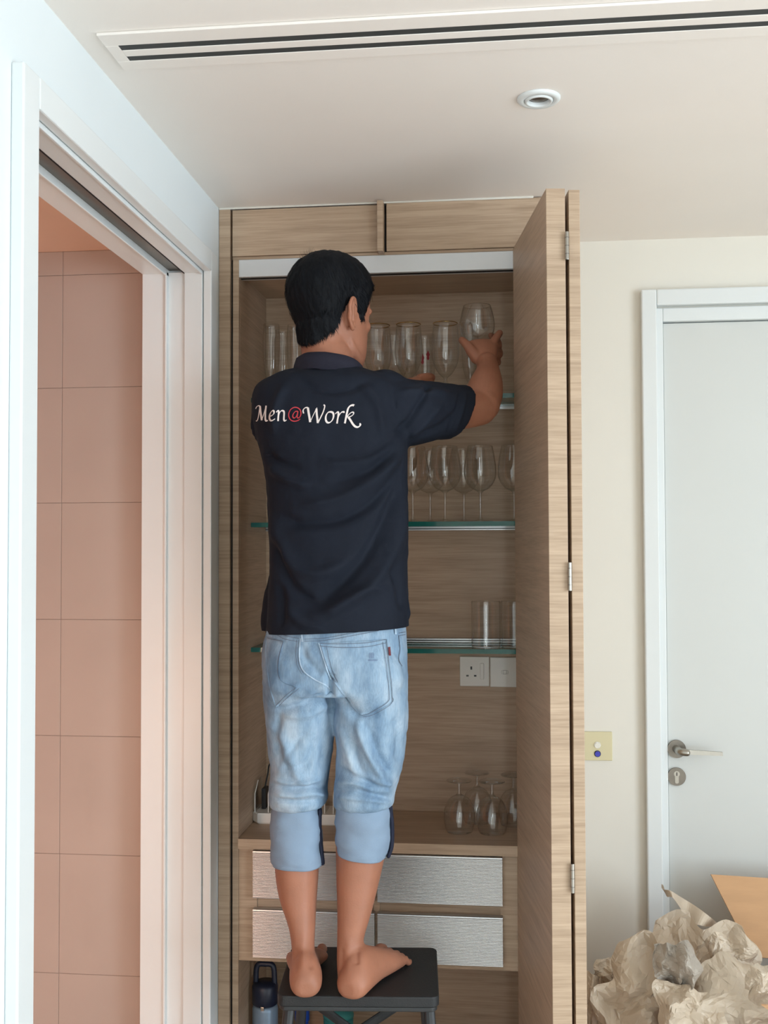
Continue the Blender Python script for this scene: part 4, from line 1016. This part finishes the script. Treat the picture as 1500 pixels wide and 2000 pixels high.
# ================================================================== glassware
def glass_mesh(name, outer, t=0.0013, seg=40, bottom=None):
    """outer profile bottom to rim, (r, z); walled bowl from index `bottom` up"""
    o = spline(np.array(outer, float), len(outer)*5); o[:, 0] = np.maximum(o[:, 0], 0)
    zb = bottom if bottom is not None else outer[0][1]+0.006
    inn = [(max(r-t, 0.0), z) for r, z in o if z > zb]
    r1, z1 = o[-1]
    prof = [(0, o[0, 1])]+[tuple(q) for q in o]+[(r1-t*.5, z1+t*.5), (r1-t, z1-t*.3)]
    if bottom is None or bottom >= 0: prof = prof
    else: prof.append((0, z1))
    V, Fc = lathegeo(prof, seg)
    me = bpy.data.meshes.new(name); me.from_pydata([tuple(v) for v in V], [], Fc); me.materials.append(M['clear_glass'])
    me.polygons.foreach_set('use_smooth', [True]*len(me.polygons)); me.update(); return me
GM = {
 'goblet': glass_mesh('goblet', [(.030, 0), (.031, .002), (.012, .006), (.006, .014), (.0095, .022), (.0095, .034), (.005, .044), (.006, .052), (.020, .066), (.0335, .092), (.0385, .125), (.0370, .165), (.0335, .203)], bottom=.056),
 'balloon': glass_mesh('balloon', [(.034, 0), (.034, .0015), (.012, .005), (.0042, .012), (.0036, .04), (.0038, .072), (.008, .082), (.026, .092), (.041, .114), (.0445, .138), (.041, .172), (.0345, .207)], bottom=.086),
 'tumbler': glass_mesh('tumbler', [(.036, 0), (.0385, .002), (.0395, .006), (.0398, .05), (.0400, .125)], .0018, bottom=.010),
 'stemless': glass_mesh('stemless', [(.020, 0), (.028, .002), (.039, .014), (.0465, .036), (.0470, .055), (.0430, .078), (.0370, .100)], bottom=.008),
 'flute': glass_mesh('flute', [(.029, 0), (.029, .0015), (.010, .005), (.0045, .012), (.009, .019), (.0048, .026), (.009, .033), (.005, .040), (.012, .060), (.020, .088), (.0235, .130), (.0240, .175), (.0225, .215)], bottom=.048),
 'beer': glass_mesh('beer', [(.030, 0), (.031, .003), (.016, .008), (.010, .018), (.016, .030), (.025, .060), (.0285, .100), (.029, .150), (.0275, .192)], bottom=.034),
 'snifter_upside': glass_mesh('snifter_upside', [(.034, 0), (.038, .012), (.0415, .035), (.039, .062), (.026, .086), (.009, .097), (.0046, .104), (.0046, .120), (.010, .130), (.033, .1335), (.033, .1355)], bottom=-1),
}
def put(kind, name, x, y, z, label, group=None, cat='glass'):
    o = bpy.data.objects.new(name, GM[kind]); COL.objects.link(o); o.location = (x, y, z); o.rotation_euler = (0, 0, random.Random(label).uniform(0, 6))
    return tag(o, label, cat, group)
zA, zB, zCc = SH['A']+0.0004, SH['B']+0.0004, SH['C']+0.0004
def xat(px, Y, py=700): return atY(px, py, Y)[0]
rim_me = None
for px, Y, lb in ((738, 2.945, 'gold-rimmed goblet right beside the cheek'), (798, 2.940, 'gold-rimmed goblet between the cheek goblet and the red-marked glass'), (870, 2.940, 'gold-rimmed goblet just left of the raised hand')):
    g_ = put('goblet', 'goblet', xat(px, Y), Y, zA, lb, 'gold-rimmed goblets on the top shelf')
    if rim_me is None:
        V, Fc = lathegeo([(.0335+.0013*math.cos(a), .2035+.0013*math.sin(a)) for a in np.linspace(0, 2*PI, 9)], 48)
        rim_me = bpy.data.meshes.new('gold_rim'); rim_me.from_pydata([tuple(v) for v in V], [], Fc); rim_me.materials.append(M['gold'])
    r_ = bpy.data.objects.new('gold_rim', rim_me); COL.objects.link(r_); r_.parent = g_; r_['label'] = 'thin gold rim line'
bg_ = put('beer', 'beer_glass', xat(830, 3.035), 3.035, zA, 'tall glass with two small red emblems, between two gold-rimmed goblets')
bg_.rotation_euler = (0, 0, 0)
for a_, zc_, h_ in ((-1.75, .118, .030), (-1.20, .128, .026)):
    V = []; Fc = []; nu, nv2 = 7, 9
    for j in range(nv2):
        for i in range(nu):
            v = j/(nv2-1)*2-1; u = (i/(nu-1)*2-1)*math.sqrt(max(0.04, 1-v*v))*(.75+.25*math.sin(v*7))
            a = a_+u*.20; z = zc_+v*h_*.5; rr = np.interp(z, [.060, .100, .150, .192], [.025, .0285, .029, .0275])+.0007
            V.append((bg_.location.x+rr*math.cos(a), bg_.location.y+rr*math.sin(a), zA+z))
    for j in range(nv2-1):
        for i in range(nu-1): k = j*nu+i; Fc.append((k, k+1, k+nu+1, k+nu))
    tag(mesh('red_emblem', V, Fc, 'red_print', bg_, smooth=True), 'small red printed emblem')
for px, Y, lb in ((530, 2.95, 'tall flute glass at far left of the top shelf'), (577, 2.97, 'tall flute glass half hidden by the back of the head'), (552, 3.035, 'tall flute glass standing behind the two left flutes')):
    put('flute', 'flute_glass', xat(px, Y), Y, zA, lb, 'flute glasses on the top shelf')
put('flute', 'flute_glass', xat(918, 3.00), 3.00, zA, 'flute glass standing below the raised hand', 'flute glasses on the top shelf')
put('goblet', 'goblet', xat(772, 3.035), 3.035, zA, 'plain goblet in the rear row of the top shelf', 'plain goblets at the back')
for px, Y, lb in ((806, 2.936, 'balloon wine glass touching the shirt edge on the middle shelf'), (869, 2.936, 'second balloon wine glass from the shirt, middle shelf'), (938, 2.936, 'third balloon wine glass from the shirt, middle shelf'), (1004, 2.936, 'balloon wine glass cut off by the folding door, middle shelf')):
    put('balloon', 'wine_glass', xat(px, Y, 950), Y, zB, lb, 'wine glasses on the middle shelf')
for px, Y, lb in ((840, 3.024, 'rear-row balloon wine glass behind the first two, middle shelf'), (906, 3.024, 'rear-row balloon wine glass behind the middle two, middle shelf')):
    put('balloon', 'wine_glass', xat(px, Y, 950), Y, zB, lb, 'wine glasses on the middle shelf')
put('tumbler', 'tumbler', xat(949, 2.945, 1200), 2.945, zCc, 'straight clear tumbler standing above the sockets, fully in view', 'tumblers on the lowest shelf')
put('tumbler', 'tumbler', xat(1007, 2.960, 1200), 2.960, zCc, 'straight clear tumbler cut off by the folding door', 'tumblers on the lowest shelf')
for px, Y, lb in ((897, 2.870, 'upside-down wine glass nearest the jeans on the oak worktop'), (961, 2.866, 'upside-down wine glass second from the jeans on the oak worktop'), (1003, 2.952, 'upside-down wine glass cut off by the folding door'),
                  (932, 2.970, 'upside-down wine glass in the rear row, behind the front two')):
    put('snifter_upside', 'wine_glass', xat(px, Y, 1570), Y, 0.8385, lb, 'upturned wine glasses on the worktop')
hg = atY(932, 662, 2.862)
put('stemless', 'stemless_glass', hg[0], 2.862, hg[2]-0.011, 'stemless glass held up in the raised right hand')

# ================================================================== charging rack on the worktop
bz = 0.8384; fY = float(atZ(570, 1611, bz)[1]); x0 = atY(490, 1600, fY)[0]; x1 = atY(668, 1600, fY)[0]
rack = thing('charging_rack', ((x0+x1)/2, fY+0.05, bz), 'white charging rack with clear upright dividers behind the left leg', 'rack')
prof = [(x0+.018, fY), (x1-.018, fY), (x1, fY+.022), (x1, fY+.105), (x0, fY+.105), (x0, fY+.022)]
rg = [np.array([[((x0+x1)/2+(px_-(x0+x1)/2)*k), fY+.05+(py_-fY-.05)*k, z] for px_, py_ in prof]) for z, k in ((bz, .96), (bz+.004, 1), (bz+.026, 1), (bz+.029, .97))]
mesh('base', *loftgeo(rg), 'white_plastic', rack)
for px in (498, 524, 550, 576, 602, 634, 651):
    x = atY(px, 1580, fY+.012)[0]; zt0 = bz+.0292
    pr2 = [(fY+.012, zt0), (fY+.012, zt0+.050), (fY+.050, zt0+.078), (fY+.098, zt0+.078), (fY+.098, zt0)]
    rg = [np.array([[x+s, a, b] for a, b in pr2]) for s in (-.0016, .0016)]
    d_ = mesh('divider', *loftgeo(rg), 'acrylic', rack); d_['label'] = 'clear upright divider with white front edge'
    mesh('divider_edge', *tubegeo([(x, fY+.0112, zt0), (x, fY+.0112, zt0+.050), (x, fY+.0495, zt0+.0785)], .0014, 6), 'white_plastic', d_)
xm = atY(517, 1550, fY+.06)[0]
ph = box('charger_plug', xm-.006, xm+.006, fY+.045, fY+.085, bz+.0296, bz+.086, 'black_plastic', base=(xm, fY+.065, bz+.0296), bev=.002)
tag(ph, 'small black plug standing in the charging rack', 'charger')
cb = [np.array([xm, fY+.065, bz+.088]), atY(523, 1512, fY+.075), atY(526, 1494, fY+.085), atY(536, 1488, fY+.10), atY(560, 1480, BK-.012), atY(600, 1420, BK-.006)]
cb2 = [atY(622, 1624, fY-.012), atY(634, 1617, fY-.006), atY(650, 1612, fY-.004)]
tag(mesh('power_cable', *tubegeo(cb, .0022, 8, 50), 'black_plastic', base=tuple(cb[0]), smooth=True), 'thin black cable rising from charging rack', 'cable')

# ================================================================== things in the open niche below the drawers
fy = 2.87; nz0 = 0.2003
c = atY(518, 1960, fy); zb = c[2]; zc1 = atY(518, 1917, fy)[2]; zc2 = atY(518, 1884, fy)[2]
fl = thing('drinking_flask', (c[0], fy, nz0), 'pale blue drinking flask with navy cap standing below the drawers', 'bottle')
R_ = .0345
mesh('flask_body', *lathegeo([(0, 0), (R_-.003, 0), (R_, .003), (R_, zb-nz0-.012), (R_-.002, zb-nz0-.003), (R_-.006, zb-nz0), (0, zb-nz0)], 36, (c[0], fy, nz0)), 'flask_blue', fl, smooth=True)
mesh('cap', *lathegeo([(0, zb), (R_-.004, zb), (R_+.0005, zb+.004), (R_+.0005, zc1-.010), (R_-.006, zc1), (0, zc1)], 36, (c[0], fy, 0)), 'flask_navy', fl, smooth=True)
mesh('carry_loop', *tubegeo([(c[0]-.026, fy, zc1-.004), (c[0]-.022, fy, zc2-.004), (c[0], fy, zc2+.002), (c[0]+.022, fy, zc2-.004), (c[0]+.026, fy, zc1-.004)], .0075, 12, 30), 'flask_navy', fl, smooth=True)
mesh('latch', *boxgeo(c[0]-.004, c[0]+.005, fy-R_-.0045, fy-R_+.001, zb-.004, zb+.006, .001), 'steel', fl)
c2_ = atY(590, 1966, fy); 
b2 = thing('blue_bottle', (c2_[0], fy, nz0), 'bright blue bottle half hidden behind the stool legs', 'bottle')
h2 = c2_[2]-nz0
mesh('bottle_body', *lathegeo([(0, 0), (.027, 0), (.029, .003), (.029, h2-.075), (.024, h2-.055), (.0165, h2-.042), (.0165, h2-.036), (0, h2-.036)], 32, (c2_[0], fy, nz0)), 'bright_blue', b2, smooth=True)
mesh('screw_cap', *lathegeo([(0, h2-.0355), (.0195, h2-.0355), (.020, h2-.033), (.0195, h2-.004), (.017, h2), (0, h2)], 32, (c2_[0], fy, nz0)), 'bright_blue', b2, smooth=True)
c3 = atY(661, 1962, fy+.03)
tl = thing('round_container', (c3[0], fy+.03, nz0), 'round teal container behind the stool braces', 'container')
h3 = c3[2]-nz0
mesh('container_body', *lathegeo([(0, 0), (.030, 0), (.036, .006), (.040, h3*.6), (.0405, h3*.80), (0, h3*.80)], 32, (c3[0], fy+.03, nz0)), 'teal', tl, smooth=True)
mesh('lid', *lathegeo([(0, h3*.802), (.0415, h3*.802), (.042, h3*.84), (.036, h3*.93), (.020, h3*.985), (0, h3)], 32, (c3[0], fy+.03, nz0)), 'teal', tl, smooth=True)

# ================================================================== cartons and packing paper
def panel(name, q, t, m, parent):
    """flat board through four corners with thickness t"""
    q = np.array(q, float); n = np.cross(q[1]-q[0], q[3]-q[0]); n /= np.linalg.norm(n)
    return mesh(name, *loftgeo([q-n*t/2, q+n*t/2]), m, parent)
def carton(name, x0, x1, y0, y1, h, label):
    c_ = thing(name, ((x0+x1)/2, (y0+y1)/2, 0), label, 'box'); t = .005
    box('bottom', x0, x1, y0, y1, 0.001, .006, 'card', c_)
    box('side', x0, x0+t, y0, y1, .006, h, 'card', c_); box('side', x1-t, x1, y0, y1, .006, h, 'card', c_)
    box('side', x0+t, x1-t, y0, y0+t, .006, h, 'card', c_); box('side', x0+t, x1-t, y1-t, y1, .006, h, 'card', c_)
    return c_
c1 = carton('paper_carton', 0.20, 0.70, 2.42, 2.98, 0.36, 'open cardboard carton heaped with crumpled packing paper')
bx0 = atY(1474, 1872, 2.95)[0]
c2b = carton('cardboard_box', 0.735, 1.20, 2.50, 2.955, 0.455, 'open cardboard box at right edge, one flap raised')
hinge = atY(1470, 1870, 2.957); top = atY(1388, 1708, 3.06); tr_ = atY(1560, 1729, 3.06)
fl_ = panel('flap', [np.array([hinge[0], 2.957, hinge[2]]), np.array([1.19, 2.957, hinge[2]-.004]), np.array([1.16, 3.06, tr_[2]]), top], .005, 'card', c2b)
a_ = atY(1462, 1897, 2.50)
panel('flap', [np.array([.738, 2.497, .456]), np.array([1.197, 2.497, .456]), np.array([1.19, 2.47, .575]), np.array([a_[0]+.02, 2.47, .582])], .005, 'card', c2b)

def paper(name, px, py, Y, w, h, seed, label, bulge=.05, amp=.02, m='kraft', tilt=0.0, roll=0.0, n=26):
    """a crumpled sheet: flat facets meeting in sharp creases, ragged outline, real thickness"""
    rg = random.Random(seed); c = atY(px, py, Y); s = Y/F
    U, W_ = np.meshgrid(np.linspace(-1, 1, n), np.linspace(-1, 1, n)); u = U.ravel(); v = W_.ravel()
    rn = np.random.RandomState(seed); inner = (np.abs(u) < .99) & (np.abs(v) < .99)
    u = u+inner*rn.uniform(-.45, .45, n*n)*2/n; v = v+inner*rn.uniform(-.45, .45, n*n)*2/n
    z = np.zeros_like(u); du = np.zeros_like(u); dv_ = np.zeros_like(u)
    for k in range(14):
        a = rg.uniform(0, PI); fr = rg.uniform(.5, 2.6); q = (u*math.cos(a)+v*math.sin(a))*fr+rg.uniform(0, 4)
        z += amp*1.15*rg.uniform(.3, 1.0)/fr**.5*(np.abs((q % 2)-1)-.5)
    for k in range(10):                          # pinched points
        cu, cv, r_ = rg.uniform(-.9, .9), rg.uniform(-.9, .9), rg.uniform(.18, .45); d = np.abs(u-cu)*rg.uniform(.5, 1.5)+np.abs(v-cv)*rg.uniform(.5, 1.5)
        z += np.clip(1-d/r_, 0, 1)*amp*rg.uniform(-1.2, 1.2)
    z += rn.uniform(-1, 1, n*n)*amp*.10
    for k in range(6):
        a = rg.uniform(0, PI); fr = rg.uniform(.8, 1.8); q = (u*math.cos(a)+v*math.sin(a))*fr+rg.uniform(0, 4); tri = np.abs((q % 2)-1)-.5
        du += .17*tri*math.cos(a+1.3); dv_ += .17*tri*math.sin(a+1.3)
    rr = np.maximum(np.abs(u), np.abs(v)); th = np.arctan2(v, u)
    rag = 1+.10*np.sin(th*3+rg.uniform(0, 6))+.07*np.sin(th*7+rg.uniform(0, 6))
    x = (u+du)*rag*(1-.18*v*v*rr); y = (v+dv_)*rag*(1-.14*u*u*rr)
    dep = bulge*(1-.75*np.abs(u)**1.5-.75*np.abs(v)**1.5)+z
    cr, sr = math.cos(roll), math.sin(roll); x, y = x*w*s, y*h*s; x, y = x*cr-y*sr, x*sr+y*cr
    nrm = np.array([-.12, -math.cos(tilt), math.sin(tilt)]); nrm /= np.linalg.norm(nrm)
    X_ = np.array([1, -.12, 0]); X_ /= np.linalg.norm(X_); Y_ = np.cross(nrm, X_); Y_ = Y_ if Y_[2] > 0 else -Y_
    P_ = c+np.outer(x, X_)+np.outer(y, Y_)+np.outer(dep, nrm)
    Fc = []
    for j in range(n-1):
        for i in range(n-1):
            k = j*n+i
            if rg.random() < .5: Fc += [(k, k+1, k+n+1), (k, k+n+1, k+n)]
            else: Fc += [(k, k+1, k+n), (k+1, k+n+1, k+n)]
    o = mesh(name, P_, Fc, m, base=tuple(c-[0, 0, h*s]))
    sm = o.modifiers.new('t', 'SOLIDIFY'); sm.thickness = .0006
    return tag(o, label, 'paper', 'crumpled packing paper')
paper('packing_paper', 1372, 1896, 2.86, 92, 92, 4, 'large flat sheet of brown paper at the top of the heap', .05, .022, tilt=.25, roll=.06)
paper('packing_paper', 1262, 1945, 2.74, 84, 88, 8, 'big crumpled paper sheet at left front of the heap', .06, .026, tilt=.35, roll=-.35)
paper('packing_paper', 1436, 1960, 2.66, 88, 78, 15, 'wide smooth paper sheet at right front of the heap', .06, .020, tilt=.45, roll=.35)
paper('packing_paper', 1432, 1868, 2.76, 40, 46, 23, 'small folded paper roll below the raised cardboard flap', .04, .020, tilt=.2, roll=.5)
paper('packing_paper', 1322, 1893, 2.66, 40, 48, 31, 'greyish bunched paper wad in the middle of the heap', .05, .026, 'kraft_grey', tilt=.3, roll=.2)
paper('packing_paper', 1345, 1990, 2.60, 66, 58, 42, 'crumpled paper peak at bottom centre of the heap', .05, .024, tilt=.4, roll=-.1)
paper('packing_paper', 1196, 1905, 2.88, 36, 26, 53, 'small torn paper edge poking out at the left of the heap', .03, .016, tilt=.3)
paper('packing_paper', 1166, 1962, 2.86, 26, 58, 64, 'narrow paper strip beside the folding cupboard door', .03, .018, tilt=.2)
paper('packing_paper', 1490, 1920, 2.58, 30, 34, 71, 'paper corner pointing right in front of the cardboard box', .03, .014, tilt=.4, roll=-.6)
# curled ribbon of paper standing up against the white door
rp_ = [(1294, 1727), (1298, 1742), (1312, 1745), (1330, 1762), (1352, 1782), (1378, 1797), (1400, 1806)]
wd = [5, 12, 9, 15, 22, 18, 8]; Va = []; Fc = []
S = spline(np.column_stack([np.array(rp_, float), wd]), 40)
for i, (x, y, w_) in enumerate(S):
    Yr = 2.93+.03*math.sin(i*.35); t = i/39; tw = .5+2.2*t
    for k in (-1, -.33, .33, 1): Va.append(atY(x+k*w_*.5*math.cos(tw), y+k*w_*.75*abs(math.sin(tw))+abs(k)*1.5, Yr+k*.02*math.cos(tw*1.7)))
for i in range(39):
    for k in range(3): Fc.append((i*4+k, i*4+k+1, i*4+k+5, i*4+k+4))
o = mesh('paper_ribbon', Va, Fc, 'kraft', base=tuple(atY(1390, 1806, 2.93))); sm = o.modifiers.new('t', 'SOLIDIFY'); sm.thickness = .0006
tag(o, 'twisted paper strip curling up in front of the white door', 'paper')
